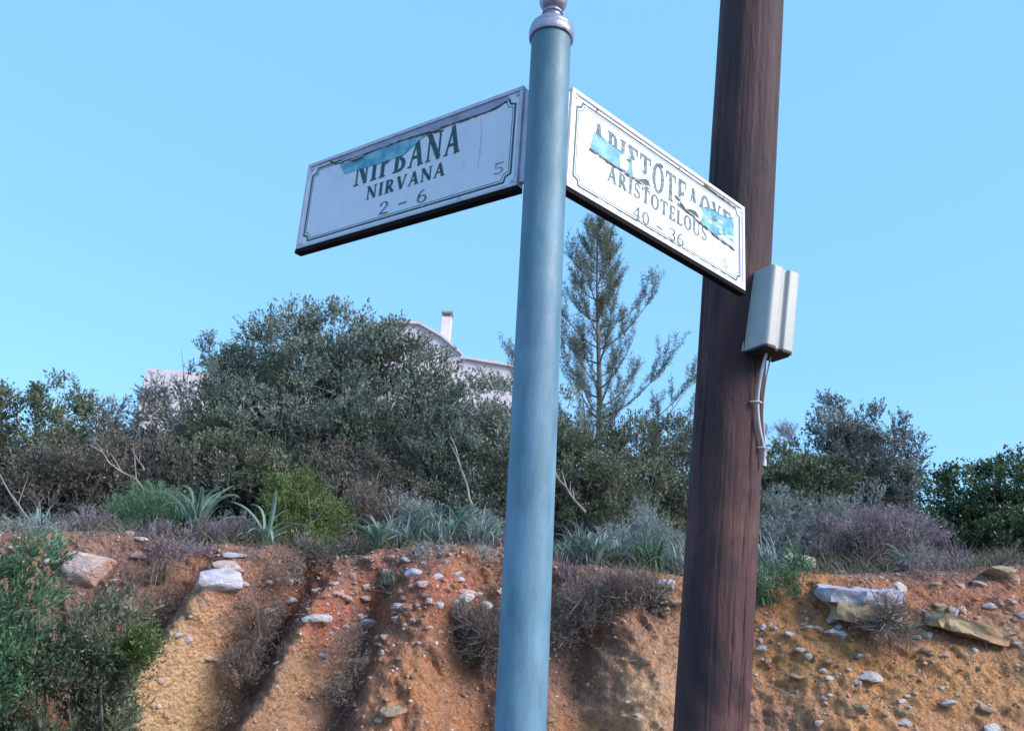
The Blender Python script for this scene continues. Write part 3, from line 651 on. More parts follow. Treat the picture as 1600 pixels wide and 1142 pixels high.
def shrub(label, mat, Y, clumps, n, leaf=.035, lw=.42, n_per=12, spread=.5, base=None, holes=.16, shell=.5, depth=.8, name='shrub', cat='shrub', group=None, stems=6, seed=0, branchmat=None, up=.45, twigs=0, skirt=True, hang=None, tuft=None):
    """clumps in photo pixels: (px, py, rx, ry, dY)"""
    W_ = []
    for px, py, rx, ry, dY in clumps:
        c = at(px, py, Y + dY); k = pxm(px, py, Y + dY); W_.append((c[0], c[1], c[2], rx*k, rx*k*depth, ry*k))
    bx = base if base is not None else sum(c[0] for c in clumps) / len(clumps)
    b = on_ground(bx, Y) if hang is None else surf(*hang)[0]
    e = empty(name, b, label, cat, group)
    Wl = [(x-b[0], y-b[1], z-b[2], rx, ry, rz_) for x, y, z, rx, ry, rz_ in W_]
    big = max(c[3] for c in Wl)
    if skirt:
        extra = []
        for x, y, z, rx, ry, rz_ in Wl:
            g = ground_z(x + b[0], y + b[1]) - b[2]; zz = z - rz_ * .8
            while zz > g + .1 and len(extra) < 40:
                hz = max(.22, min(rz_ * .7, (zz - g) * .6)); extra.append((x, y, max(g + hz * .5, zz - hz * .5), rx * .92, ry * .92, hz)); zz -= hz * 1.1
        v0_ = sum(c[3]*c[4]*c[5] for c in Wl); v1_ = sum(c[3]*c[4]*c[5] for c in extra); Wl = Wl + extra; n = int(n * min(1.8, ((v0_ + v1_) / v0_) ** .8))
    P, D, var = crown_points(Wl, n, seed + 1, holes, shell, up, tuft)
    if hang is None: P[:, 2] = np.maximum(P[:, 2], -.15 + .03 * var)
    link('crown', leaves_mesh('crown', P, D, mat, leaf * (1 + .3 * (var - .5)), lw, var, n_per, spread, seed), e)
    mb = MB(); rs = random.Random(seed)
    for i in range(stems):
        c = Wl[i % len(Wl)]; tip = np.array(c[:3]) + np.array([rs.uniform(-.5, .5)*c[3], rs.uniform(-.5, .5)*c[4], rs.uniform(0, .8)*c[5]])
        s0 = np.array([rs.uniform(-.012, .012), rs.uniform(-.012, .012), -.06]); mid = s0*.5 + tip*.5 + np.array([rs.uniform(-.15, .15), rs.uniform(-.1, .1), rs.uniform(-.05, .15)])
        r_ = (.006 + .006*rs.random()) * min(2.2, .5 + big)
        mb.tube([s0, s0*.7+mid*.3, mid, mid*.45+tip*.55, tip], [r_*1.6, r_*1.2, r_, r_*.6, r_*.2], 6, False)
        for j in range(3):
            a_ = mid*(1-j*.3)+tip*j*.3; t2 = a_ + np.array([rs.uniform(-1, 1)*c[3]*.6, rs.uniform(-1, 1)*c[4]*.6, rs.uniform(.1, .8)*c[5]])
            mb.tube([a_, a_*.5+t2*.5+[0, 0, -.02], t2], [r_*.6, r_*.4, r_*.12], 5, False)
    if twigs:
        k = RS.choice(len(P), min(twigs, len(P)), replace=False)
        for i in k:
            p = P[i]; d = D[i]; mb.tube([p - d*.10, p + d*leaf*2, p + d*leaf*4.4], [.0048, .0035, .0015], 4, False)
    if stems or twigs: mb.build('branches', branchmat or BARK, e, True)
    return e

# ------------------------------------------------------------------ house behind
WALL = noisy_mat('pink_white_render', (.66,.56,.59), (.78,.69,.71), 3, .85, bmp=.3, bscale=20)
ROOF = noisy_mat('pale_roof_coping', (.62,.52,.55), (.74,.64,.66), 5, .8)
GLASS, nt, bs = new_mat('window_glass'); bs.inputs['Base Color'].default_value = (.03,.04,.05,1); bs.inputs['Roughness'].default_value = .08
SHUT = noisy_mat('blue_grey_shutter', (.18,.22,.26), (.25,.29,.33), 9, .6)
HY = 26.0
hc = at(520, 560, HY); hz0 = 1.5
house = empty('house', (hc[0], HY, hz0), 'pinkish-white house with a chimney, mostly hidden behind the domed bush', 'house')
def hl(px, py): p = at(px, py, HY); return p[0] - hc[0], p[2] - hz0
x0, _ = hl(232, 560); xa, _ = hl(345, 560); xb, zb = hl(640, 505); xc, zc = hl(722, 556); xd, zd = hl(726, 562); x1, z1 = hl(860, 584)
_, zl = hl(300, 580)
mb = MB(); mb.v = []; poly = [(x0, -2), (x1, -2), (x1, z1), (xd, zd), (xc, zc), (hl(690, 528)[0], hl(690, 528)[1]), (hl(655, 508)[0], hl(655, 508)[1]), (hl(600, 505)[0], zb), (hl(560, 520)[0], hl(560, 520)[1]), (hl(560, 520)[0], zl), (x0, zl)]
n_ = len(poly)
mb.add([(x, 0, z) for x, z in poly] + [(x, 7, z) for x, z in poly], [tuple(range(n_)), tuple(range(2*n_-1, n_-1, -1))] + [(i, n_+i, n_+(i+1)%n_, (i+1)%n_) for i in range(n_)])
mb.build('wall', WALL, house)
rf = MB()
for (ax, az), (bx, bz_) in ((hl(600, 505), hl(655, 508)), (hl(655, 508), hl(690, 528)), (hl(690, 528), hl(722, 556)), (hl(726, 562), hl(860, 584))):
    rf.add([(ax, -.12, az+.004), (bx, -.12, bz_+.004), (bx, 7.1, bz_+.004), (ax, 7.1, az+.004), (ax, -.12, az+.09), (bx, -.12, bz_+.09), (bx, 7.1, bz_+.09), (ax, 7.1, az+.09)],
           [(0,3,2,1),(4,5,6,7),(0,1,5,4),(1,2,6,5),(2,3,7,6),(3,0,4,7)])
roof = rf.build('roof', ROOF, house)
ch = MB(); cx, czb = hl(691, 545); _, czt = hl(691, 484); hw = .165
ch.box(cx-hw, cx+hw, .6, .6+hw*2.2, czb-.4, czt); ch.build('chimney', WALL, roof, bevel=.01)
cp = MB(); 
for sx in (-1, 1): 
    for sy in (0, 1): cp.box(cx+sx*hw*.85-.035, cx+sx*hw*.85+.035, .62+sy*.27, .69+sy*.27, czt+.001, czt+.12)
cp.box(cx-hw*1.15, cx+hw*1.15, .57, .6+hw*2.5, czt+.122, czt+.19); cp.build('chimney_cap', noisy_mat('chimney_cap_dark', (.20,.16,.18), (.40,.33,.36), 9, .8), roof)
for px, py in ((420, 610), (520, 600)):
    wx, wz = hl(px, py); fr = MB(); fr.box(wx-.5, wx+.5, -.05, .0, wz-.6, wz+.6); f = fr.build('window', SHUT, house)
    pn = MB(); pn.box(wx-.42, wx+.42, -.062, -.052, wz-.52, wz+.52); pn.build('pane', GLASS, f)

# ------------------------------------------------------------------ trees and shrubs on the plateau
SH = lambda *a, **k: shrub(*a, **k)
# pine
py0 = on_ground(925, 12.0); TOP = at(940, 352, 12.0)
pine = empty('pine_tree', py0, 'young sparse pine with upswept branches between the green post and the wooden pole', 'tree')
mb = MB(); tp = TOP - py0; trunk = [np.array([tp[0]*t + .06*math.sin(5*t), .03*math.sin(4*t), tp[2]*t]) for t in np.linspace(0, 1, 12)]
mb.tube([trunk[0] + [0, 0, -.1]] + trunk, [.075] + list(np.linspace(.07, .006, 12)), 8, False)
rs = random.Random(5); NP, ND, NV = [], [], []
for i in range(48):
    t = .14 + .84 * ((i + rs.uniform(-.8, .8)) / 48 if i else 0) ** 1.0; p = np.array([np.interp(t, np.linspace(0, 1, 12), [q_[j] for q_ in trunk]) for j in range(3)])
    ang = i * 2.4 + rs.uniform(-.4, .4); ln = (1.5 * (1 - t) ** .95 + .09) * rs.choice((.4, .7, .95, 1.15, 1.3)) * rs.uniform(.8, 1.05)
    dx = math.cos(ang); dy = math.sin(ang); 
    pts = [p + np.array([dx*ln*s_, dy*ln*s_*.9, ln*(.30*s_ + .62*s_*s_)]) for s_ in np.linspace(0, 1, 7)]
    r_ = .010 + .012*(1-t); mb.tube(pts, list(np.linspace(r_, .003, 7)), 5, False)
    for j in range(2, 7):
        q_ = pts[j]; d_ = unit(pts[j] - pts[j-1])
        for k in range(rs.choice((1, 2, 4))):
            dd = unit(d_*.8 + np.array([rs.uniform(-.8, .8), rs.uniform(-.8, .8), rs.uniform(.2, 1.0)])); l2 = rs.uniform(.07, .24) * (.6 + ln*.4)
            e_ = q_ + dd*l2; mb.tube([q_, e_], [.0045, .002], 4, False)
            for m_ in range(max(2, int(l2/.035))):
                NP.append(q_ + (e_-q_)*((m_+.6)/max(2, int(l2/.035)))); ND.append(unit(dd + np.array([0, 0, .5]))); NV.append(rs.uniform(.15, .95))
for t in np.linspace(.8, 1, 10):
    NP.append(np.array([np.interp(t, np.linspace(0, 1, 12), [q_[j] for q_ in trunk]) for j in range(3)])); ND.append(np.array([0, 0, 1.])); NV.append(.5)
mb.build('trunk', BARK, pine, True)
link('crown', leaves_mesh('crown', np.array(NP), np.array(ND), LM['pine'], .066, .12, np.array(NV), 26, .62, 5), pine)

# big domed bush and its neighbours (clumps in photo pixels)
SH('large dome-shaped grey-green bush, tallest of the hedge, in front of the house', LM['grey'], 9.6,
   [(520, 610, 155, 118, 0), (425, 610, 115, 98, .2), (620, 610, 112, 100, .1), (500, 560, 125, 78, .3), (585, 560, 82, 72, .2), (470, 690, 190, 80, -.5), (640, 690, 130, 80, -.4), (360, 670, 90, 70, -.2), (690, 650, 62, 66, 0), (668, 600, 52, 54, 0)],
   13500, .040, .42, 13, holes=.08, stems=10, seed=101, base=520, twigs=300, up=.5, tuft=.13)
SH('olive-green bush with a high shoulder left of the domed bush', LM['olive'], 10.4,
   [(395, 575, 60, 62, 0), (360, 620, 60, 80, 0), (350, 545, 30, 30, 0)], 1700, .042, .4, 12, holes=.12, stems=5, seed=102, base=390, twigs=80)
SH('sparse bluish shrub through whose twigs the pink house wall shows', LM['blue'], 10.8,
   [(285, 595, 62, 62, 0), (295, 550, 34, 30, 0), (245, 600, 34, 44, 0), (250, 640, 44, 50, 0), (330, 610, 50, 60, 0), (340, 560, 34, 34, 0)], 720, .048, .30, 12, holes=.18, stems=12, seed=103, base=290, twigs=200, shell=.2, group='sparse shrubs against the sky')
SH('thin see-through sprig shrub against the sky left of the house wall', LM['blue'], 10.5,
   [(135, 640, 34, 44, 0), (175, 650, 24, 55, 0), (160, 690, 50, 30, 0)], 240, .050, .30, 12, holes=.1, stems=8, seed=104, base=150, twigs=110, shell=.2, group='sparse shrubs against the sky')
SH('rounded olive bush at the left edge of the picture', LM['olive'], 9.2,
   [(55, 680, 95, 72, 0), (90, 640, 42, 38, 0), (15, 650, 50, 50, 0), (130, 700, 70, 50, -.2), (-60, 690, 80, 80, 0)], 2900, .038, .42, 12, holes=.08, stems=7, seed=105, base=60, twigs=120)
SH('brownish tangled bush low at the far left', LM['brown'], 8.3, [(40, 740, 110, 42, 0), (130, 735, 80, 40, 0), (-50, 740, 80, 50, 0)], 2100, .034, .36, 11, holes=.12, stems=8, seed=106, base=60, twigs=380)
SH('brown-green bush below the sparse bluish shrub', LM['brown'], 8.6, [(230, 700, 90, 52, 0), (290, 730, 80, 40, -.2), (180, 750, 70, 30, -.3)], 2200, .034, .38, 11, holes=.12, stems=8, seed=107, base=240, twigs=380)
SH('dusky bush under the left flank of the domed bush', LM['olive'], 8.4, [(380, 735, 90, 44, 0), (330, 700, 60, 44, .2), (450, 740, 70, 34, 0)], 1900, .034, .4, 11, holes=.14, stems=7, seed=108, base=380, twigs=280)
SH('brown-grey bush behind the rounded yellow-green bush', LM['brown'], 8.5, [(560, 740, 80, 44, 0), (620, 760, 60, 36, -.1), (530, 780, 60, 28, -.2)], 1700, .034, .36, 11, holes=.14, stems=8, seed=109, base=570, twigs=300)
SH('grey-green bush just left of the green post', LM['grey'], 8.9, [(745, 655, 62, 72, 0), (700, 725, 80, 56, -.2), (790, 640, 40, 45, 0), (770, 730, 60, 50, -.2)], 2300, .036, .4, 12, holes=.12, stems=7, seed=110, base=740, twigs=130)
SH('small pointed shrub top showing beside the house roof', LM['olive'], 9.9, [(767, 590, 14, 24, 0), (778, 612, 24, 20, 0)], 160, .036, .35, 11, holes=.05, stems=4, seed=111, base=770, twigs=20)
SH('dark olive bush directly right of the green post', LM['olive'], 8.9, [(905, 710, 60, 62, 0), (940, 760, 60, 44, -.2), (880, 660, 40, 50, .3)], 1800, .036, .38, 11, holes=.16, stems=7, seed=112, base=910, twigs=280)
SH('wide brown-olive bush at the foot of the pine', LM['olive'], 9.2, [(985, 715, 70, 58, 0), (1050, 715, 60, 62, 0), (1000, 770, 80, 34, -.4)], 2300, .036, .38, 11, holes=.14, stems=8, seed=113, base=1010, twigs=330)
SH('grey bush half hidden behind the wooden pole', LM['grey'], 9.6, [(1090, 700, 50, 60, 0), (1130, 730, 60, 60, 0), (1050, 740, 40, 50, 0)], 1500, .036, .4, 11, holes=.12, stems=6, seed=114, base=1110, twigs=60)
SH('green bush right of the wooden pole', LM['olive'], 9.0, [(1225, 750, 62, 48, 0), (1270, 760, 60, 44, 0), (1200, 770, 40, 36, 0)], 1900, .036, .44, 12, holes=.08, stems=6, seed=115, base=1235, twigs=80)
SH('faint bare-twigged shrub against the sky right of the wooden pole', LM['haze'], 13.0, [(1215, 680, 34, 46, 0), (1195, 720, 40, 40, 0), (1235, 700, 26, 36, 0)], 200, .045, .22, 10, holes=.1, stems=12, seed=116, base=1210, twigs=110, shell=.2, branchmat=DEADWOOD, group='sparse shrubs against the sky')
SH('tall blue-grey bush with two rounded heads right of the wooden pole', LM['blue'], 9.4,
   [(1318, 670, 52, 48, 0), (1300, 720, 56, 60, 0), (1370, 700, 54, 52, 0), (1398, 735, 46, 66, 0), (1415, 700, 26, 34, 0), (1340, 760, 80, 60, -.2)], 3600, .038, .42, 12, holes=.08, stems=9, seed=117, base=1345, twigs=200)
SH('narrow reddish-twigged shrub edging the gap of sky', LM['brown'], 9.2, [(1405, 770, 26, 62, 0), (1395, 830, 50, 36, -.3)], 650, .034, .3, 11, holes=.1, stems=9, seed=118, base=1400, twigs=100)
SH('dense dark green glossy bush at the right edge', LM['dark'], 8.2, [(1520, 780, 58, 54, 0), (1570, 790, 62, 62, 0), (1500, 835, 60, 46, 0), (1620, 780, 70, 66, 0), (1560, 840, 90, 44, -.2), (1660, 820, 80, 60, 0)], 4300, .034, .62, 12, holes=.04, stems=8, seed=119, base=1560, twigs=60, spread=.6)
SH('dark shadowy low bush between the blue-grey bush and the dark green one', LM['purple'], 8.0, [(1420, 850, 62, 36, 0), (1370, 840, 60, 30, 0), (1470, 862, 36, 24, 0)], 1500, .032, .28, 11, holes=.1, stems=8, seed=120, base=1420, twigs=160)
# far growth closing the view below the crowns
m_rs = 130
for i, (px, py, rx, ry, mt, lb) in enumerate([(120, 750, 150, 60, 'brown', 'far brown thicket seen low behind the left bushes'), (420, 740, 160, 70, 'grey', 'far grey thicket deep behind the domed bush'),
      (700, 720, 140, 70, 'olive', 'far olive thicket behind the green post'), (960, 735, 130, 56, 'brown', 'far brown thicket behind the foot of the pine'), (1230, 770, 130, 46, 'grey', 'far grey thicket behind the bushes right of the wooden pole')]):
    SH(lb, LM[mt], 11.3, [(px-rx*.5, py, rx*.6, ry, 0), (px+rx*.5, py, rx*.6, ry, 0)], 2200, .05, .5, 10, holes=.0, stems=5, seed=m_rs+i, base=px)

# low plants along the lip
SH('rounded yellow-green bush on the lip of the bank', LM['green'], 6.9, [(470, 775, 48, 34, 0), (440, 800, 46, 40, 0), (505, 805, 44, 38, 0), (475, 825, 66, 44, 0), (490, 862, 60, 24, -.15)], 2300, .022, .34, 13, holes=.10, stems=8, seed=140, base=475, spread=.45, up=.6)
SH('feathery bright green low plant behind the boulder', LM['fresh'], 7.0, [(215, 798, 50, 18, 0), (255, 806, 40, 16, 0)], 600, .035, .12, 12, holes=.1, stems=3, seed=141, base=230, up=.5, cat='plant', name='low_plant')
SH('purple-grey cushion plant between the boulder and the blades', LM['purple'], 6.55, [(290, 850, 50, 18, 0), (345, 845, 46, 24, 0), (375, 830, 24, 22, 0)], 1000, .022, .22, 12, holes=.08, stems=5, seed=142, base=330, cat='plant', name='cushion_plant', twigs=100)
SH('purple-grey sprawling herb spilling over the bank below the purple cushion plant', LM['purple'], 6.15, [(285, 878, 40, 14, 0), (250, 868, 26, 12, 0)], 420, .022, .2, 12, holes=.1, stems=0, seed=160, hang=(280, 876), skirt=False, cat='plant', name='cushion_plant', up=.2)
SH('grey-brown matted herb on the bank right of the stacked pale stones', LM['dry'], 6.1, [(430, 890, 34, 18, 0), (400, 905, 22, 16, 0)], 420, .022, .2, 12, holes=.1, stems=0, seed=161, hang=(425, 890), skirt=False, cat='plant', name='cushion_plant', up=.1)
SH('grey-green herb draped over the lip under the silvery shrub', LM['silver'], 6.3, [(690, 880, 46, 10, 0), (740, 884, 30, 10, 0)], 260, .024, .2, 11, holes=.1, stems=0, seed=162, hang=(700, 880), skirt=False, cat='plant', name='cushion_plant', up=.3)
SH('purple-brown herb draped over the lip right of the flat lavender slab', LM['purple'], 6.25, [(1470, 888, 34, 12, 0), (1420, 890, 26, 12, 0)], 260, .024, .2, 11, holes=.1, stems=0, seed=163, hang=(1460, 890), skirt=False, cat='plant', name='cushion_plant', up=.3)
SH('pale grey-green herb covering the lip at the left edge', LM['silver'], 6.3, [(40, 838, 50, 14, 0), (95, 846, 26, 12, 0)], 380, .024, .2, 11, holes=.1, stems=0, seed=164, hang=(50, 838), skirt=False, cat='plant', name='cushion_plant', up=.3)
SH('dark brown herb under the yellow-green bush where it meets the red soil', LM['brown'], 6.4, [(480, 872, 44, 16, 0), (520, 880, 26, 12, 0)], 420, .024, .3, 12, holes=.05, stems=0, seed=165, hang=(485, 872), skirt=False, cat='plant', name='cushion_plant', up=.2)
SH('lavender-grey cushion plant above the round boulder', LM['purple'], 6.6, [(135, 830, 34, 18, 0), (95, 845, 30, 16, 0)], 520, .022, .22, 12, holes=.08, stems=5, seed=143, base=125, cat='plant', name='cushion_plant', twigs=50)
SH('silvery low shrub left of the green post', LM['silver'], 7.2, [(625, 822, 34, 18, 0), (672, 826, 30, 20, 0), (735, 835, 44, 22, 0)], 650, .034, .16, 12, holes=.2, stems=7, seed=144, base=670, cat='plant', name='low_plant', twigs=90)
SH('silvery grassy shrub right of the green post', LM['silver'], 7.2, [(950, 830, 44, 24, 0), (1010, 825, 48, 30, 0), (1050, 845, 36, 26, 0)], 800, .038, .12, 12, holes=.2, stems=7, seed=145, base=985, cat='plant', name='low_plant', twigs=110)
SH('blue-green feathery shrub right of the wooden pole', LM['silver'], 7.5, [(1215, 800, 40, 20, 0), (1290, 806, 40, 24, 0), (1350, 800, 34, 22, 0)], 750, .036, .15, 12, holes=.2, stems=7, seed=146, base=1270, cat='plant', name='low_plant', twigs=120)
SH('purple-brown dry shrub behind the flat lavender slab', LM['purple'], 6.9, [(1335, 838, 50, 38, 0), (1390, 848, 56, 38, 0), (1290, 855, 26, 18, 0)], 1200, .030, .16, 12, holes=.12, stems=12, seed=147, base=1340, cat='plant', name='dry_shrub', twigs=220)
SH('pale straw-coloured dry tuft beside the yellow-green bush', LM['dry'], 7.3, [(565, 790, 30, 26, 0), (590, 800, 24, 24, 0)], 420, .036, .10, 12, holes=.1, stems=4, seed=148, base=575, cat='plant', name='dry_tuft', twigs=60)
SH('dark dry bush hanging on the bank left of the green post', LM['dry'], 5.85, [(765, 1000, 46, 40, 0), (735, 975, 30, 22, 0)], 1200, .026, .13, 12, holes=.08, stems=8, seed=149, hang=(765, 985), skirt=False, cat='plant', name='dry_shrub', twigs=140, up=.15, )
SH('dry purple-grey bush hanging on the bank right of the green post', LM['dry'], 5.9, [(915, 950, 50, 32, 0), (965, 935, 50, 24, 0), (880, 975, 30, 34, 0), (1020, 930, 36, 16, 0)], 1500, .026, .13, 12, holes=.08, stems=9, seed=150, hang=(930, 945), skirt=False, cat='plant', name='dry_shrub', twigs=170, up=.15, )
SH('small dry grey tussock under the flat lavender slab', LM['dry'], 5.75, [(1382, 975, 28, 26, 0)], 420, .030, .10, 12, holes=.05, stems=4, seed=151, hang=(1382, 965), skirt=False, cat='plant', name='dry_tuft', twigs=60, up=-.2)
SH('bright green leafy bush at the left edge in front of the bank', LM['fresh'], 4.9, [(20, 960, 66, 66, 0), (55, 900, 36, 36, .1), (15, 1040, 80, 60, 0), (-40, 980, 70, 90, 0)], 1900, .034, .30, 12, holes=.06, stems=7, seed=152, base=10, spread=.45)
SH('olive-green bush at the foot of the bank in the lower left corner', LM['olive'], 5.0, [(130, 1000, 60, 50, 0), (185, 1015, 56, 46, 0), (110, 1060, 90, 36, 0), (195, 960, 26, 24, .1)], 2000, .030, .36, 12, holes=.08, stems=8, seed=153, base=140)
SH('fresh green sprig at the tip of the lower left bush', LM['green'], 4.9, [(215, 1025, 24, 20, 0)], 220, .026, .36, 12, holes=.0, stems=0, seed=154, hang=(215, 1060), skirt=False, cat='plant', name='low_plant')
SH('dark mossy plant in the runnel below the pale block', LM['dry'], 5.8, [(395, 1000, 24, 54, 0), (375, 1080, 24, 60, -.1), (410, 950, 24, 26, .1)], 1000, .022, .16, 12, holes=.1, stems=3, seed=155, hang=(405, 960), skirt=False, cat='plant', name='dry_shrub', up=.0)
SH('dark dry plant in the runnel beside the orange rib of soil', LM['dry'], 5.75, [(552, 1075, 18, 50, 0), (540, 1020, 16, 30, 0)], 420, .022, .16, 12, holes=.1, stems=0, seed=156, hang=(548, 1030), skirt=False, cat='plant', name='dry_shrub', up=.0)
SH('low green herbs on the bank right of the wooden pole', LM['fresh'], 6.1, [(1205, 915, 34, 14, 0), (1240, 925, 26, 12, 0)], 300, .030, .20, 12, holes=.0, stems=0, seed=157, hang=(1215, 925), skirt=False, cat='plant', name='low_plant')

# bladed rosettes: every blade is a part
def blade_mesh(seed, L=1.0, droop=1.0, w=.085):
    rs = random.Random(seed); n = 9; vs = []; fs = []; p = np.array([0., 0, 0]); a = R(78 - rs.uniform(0, 10)); tw = rs.uniform(-.3, .3)
    for i in range(n):
        t = i / (n-1); ww = w * (math.sin(math.pi * min(1, t*.80 + .20)) ** .7) * (1 if t < .999 else .05) * .5; keel = ww * .55
        nx_, nz_ = -math.sin(a), math.cos(a); y0 = tw * t * .2
        vs += [tuple(p + [nx_*keel, -ww + y0, nz_*keel]), tuple(p + [0, y0, 0]), tuple(p + [nx_*keel, ww + y0, nz_*keel])]
        p = p + np.array([math.cos(a), 0, math.sin(a)]) * L / (n-1); a -= droop * (.05 + .24 * t) 
    for i in range(n-1):
        b = i*3; fs += [(b, b+1, b+4, b+3), (b+1, b+2, b+5, b+4)]
    V = np.array(vs); me = np_mesh('leaf', V, fs, LM['blade'], True, None, np.clip(np.array([rs.uniform(.3, .7)]*len(fs)) + np.repeat(np.linspace(-.2, .3, n-1), 2), 0, 1)); return me
BLADES = [blade_mesh(i, 1, .8 + .13 * i, .115 + .015 * (i % 4)) for i in range(8)]
def rosette(px, Y, n, L, label, seed, tilt=.3, pyg=850, wide=1, up=1.0):
    b = on_ground(px, Y, pyg); e = empty('bladed_plant', b, label, 'plant', 'strap-leaved plants along the lip of the bank'); rs = random.Random(seed)
    for i in range(n):
        o = link('leaf', BLADES[rs.randrange(8)], e, (rs.uniform(-.03, .03), rs.uniform(-.03, .03), .005)); s_ = L * 1.3 * rs.uniform(.65, 1.15)
        o.rotation_euler = (rs.uniform(-.2, .2), rs.uniform(-.25, tilt * .9 + .1) , i * 2.4 + rs.uniform(-.4, .4)); o.scale = (s_, s_ * wide * rs.uniform(.38, .7), s_ * up)
    return e
rosette(588, 6.35, 22, .26, 'fountain of broad blue-green leaves right of the yellow-green bush', 1, .5)
rosette(712, 6.75, 19, .32, 'largest upright blue-green leaf clump left of the green post', 2, .2)
rosette(645, 6.9, 13, .26, 'pale blue-green leaf clump behind the red gravelly slope', 3, .3)
rosette(765, 6.55, 15, .22, 'arching leaf clump touching the left side of the green post', 4, .6)
rosette(925, 6.45, 27, .32, 'widest green leaf clump, right of the green post', 5, .55)
rosette(888, 6.6, 13, .22, 'small leaf clump close against the right side of the green post', 6, .5)
rosette(1010, 6.7, 13, .22, 'leaf clump above the pink rock', 7, .4)
rosette(300, 6.65, 16, .46, 'tallest thin-bladed clump standing above the purple cushion plant', 8, .05, up=1.1, wide=.7)
rosette(412, 6.5, 15, .34, 'long arching blades falling to the right above the pale block', 9, .7, wide=.8)
rosette(1412, 6.3, 13, .20, 'small green leaf clump right of the flat lavender slab', 10, .5)
rosette(130, 6.75, 10, .24, 'small leaf clump behind the round boulder', 11, .4, wide=.7)
rosette(1205, 6.55, 15, .20, 'low spreading leaf clump right of the wooden pole', 12, .7, wide=.7)
rosette(668, 7.1, 10, .30, 'grey leaf clump at the back near the silvery shrub', 13, .1)
def surf_rosette(px, py, n, L, label, seed):
    p, nn = surf(px, py); e = empty('bladed_plant', p, label, 'plant', 'strap-leaved plants along the lip of the bank'); rs = random.Random(seed)
    for i in range(n):
        o = link('leaf', BLADES[rs.randrange(8)], e, (0, 0, -.01)); s_ = L * rs.uniform(.6, 1.1); o.rotation_euler = (rs.uniform(-.2, .5), rs.uniform(0, .8), i * 2.4); o.scale = (s_, s_*.8, s_)
    return e
surf_rosette(1415, 985, 16, .17, 'green tuft hanging on the soil face below the small leaf clump', 14)
surf_rosette(600, 925, 12, .15, 'wilting tuft among the stones on the red slope', 15)

# grass tussocks
def tussock(px, Y, n, L, mat, label, seed, w=.007, lean=.0, onface=None):
    b = on_ground(px, Y) if onface is None else surf(px, onface)[0]; r2 = np.random.RandomState(seed); e = empty('grass_tussock', b, label, 'grass tussock', 'grass tussocks along the lip of the bank')
    az = r2.rand(n) * 6.283; el = np.radians(r2.uniform(42, 92, n)); Ls = 1.5 * L * r2.uniform(.4, 1.15, n); o = r2.normal(0, L*.16, (n, 2)); V = []; S = 6
    h = np.stack([np.cos(az), np.sin(az), az*0], -1); sd = np.stack([-np.sin(az), np.cos(az), az*0], -1); p = np.c_[o, -.02 + o[:, :1]*0]; p[:, 0] += 0; a = el.copy(); dr = r2.uniform(.12, .62, n)
    for i in range(S):
        ww = w * r2.uniform(.95, 1.05) * (1 - (i/(S-1))**2 * .93) * .5; V += [p + sd*ww, p - sd*ww]; p = p + (h*np.cos(a)[:, None] + np.array([lean*.3, 0, 1])*np.sin(a)[:, None]) * (Ls/(S-1))[:, None]; a = a - dr*(.6 + i*.25)
    V = np.stack(V, 1); F_ = np.array([[2*i, 2*i+1, 2*i+3, 2*i+2] for i in range(S-1)])[None] + 2*S*np.arange(n)[:, None, None]
    link('blades', np_mesh('blades', V.reshape(-1, 3), F_.reshape(-1, 4), mat, True, None, np.repeat(r2.rand(n), S-1)), e); return e
for a_ in [(900, 6.55, 150, .30, 'silver', 'pale blue-green tussock right beside the green post', 1), (958, 6.62, 190, .33, 'silver', 'large pale tussock behind the widest leaf clump', 2), (1015, 6.5, 170, .30, 'fresh', 'green tussock above the pink rock', 3),
    (1058, 6.55, 120, .30, 'silver', 'pale tussock against the left side of the wooden pole', 4), (620, 6.75, 130, .28, 'silver', 'pale tussock between the yellow-green bush and the green post', 5), (690, 6.6, 130, .26, 'silver', 'blue-grey tussock among the upright leaves left of the green post', 6),
    (745, 6.55, 130, .26, 'silver', 'pale tussock near the left side of the green post', 7), (548, 6.7, 110, .30, 'dry', 'straw-coloured tussock at the right flank of the yellow-green bush', 8), (410, 6.75, 110, .30, 'dry', 'dry tussock at the left flank of the yellow-green bush', 9),
    (285, 6.8, 120, .34, 'fresh', 'green tussock behind the purple cushion plant', 10), (170, 6.65, 90, .22, 'dry', 'dry tussock right behind the round boulder', 11), (60, 6.6, 110, .26, 'silver', 'grey-green tussock at the foot of the leaning dead stick', 12),
    (1200, 6.5, 160, .26, 'silver', 'pale tussock right beside the wooden pole', 13), (1250, 6.38, 120, .22, 'fresh', 'green tussock before the salmon-pink rock', 14), (1300, 6.8, 120, .32, 'dry', 'dry straw tussock left behind the flat lavender slab', 15),
    (1370, 6.7, 130, .34, 'dry', 'tall dry tussock right behind the flat lavender slab', 16), (1440, 6.5, 110, .24, 'dry', 'dry tussock under the narrow reddish-twigged shrub', 17), (1500, 6.6, 120, .24, 'purple', 'purple-grey tussock under the dark green bush', 18),
    (1575, 6.55, 110, .22, 'dry', 'dry tussock at the far right edge under the dark green bush', 19), (340, 6.4, 90, .20, 'purple', 'purple-grey tussock right above the stacked pale stones', 20), (240, 6.35, 90, .20, 'purple', 'purple-grey tussock between the boulder and the stacked pale stones', 21)]:
    tussock(a_[0], a_[1], a_[2], a_[3], LM[a_[4]], a_[5], a_[6], .012 if a_[4] in ('silver', 'fresh') else .006)
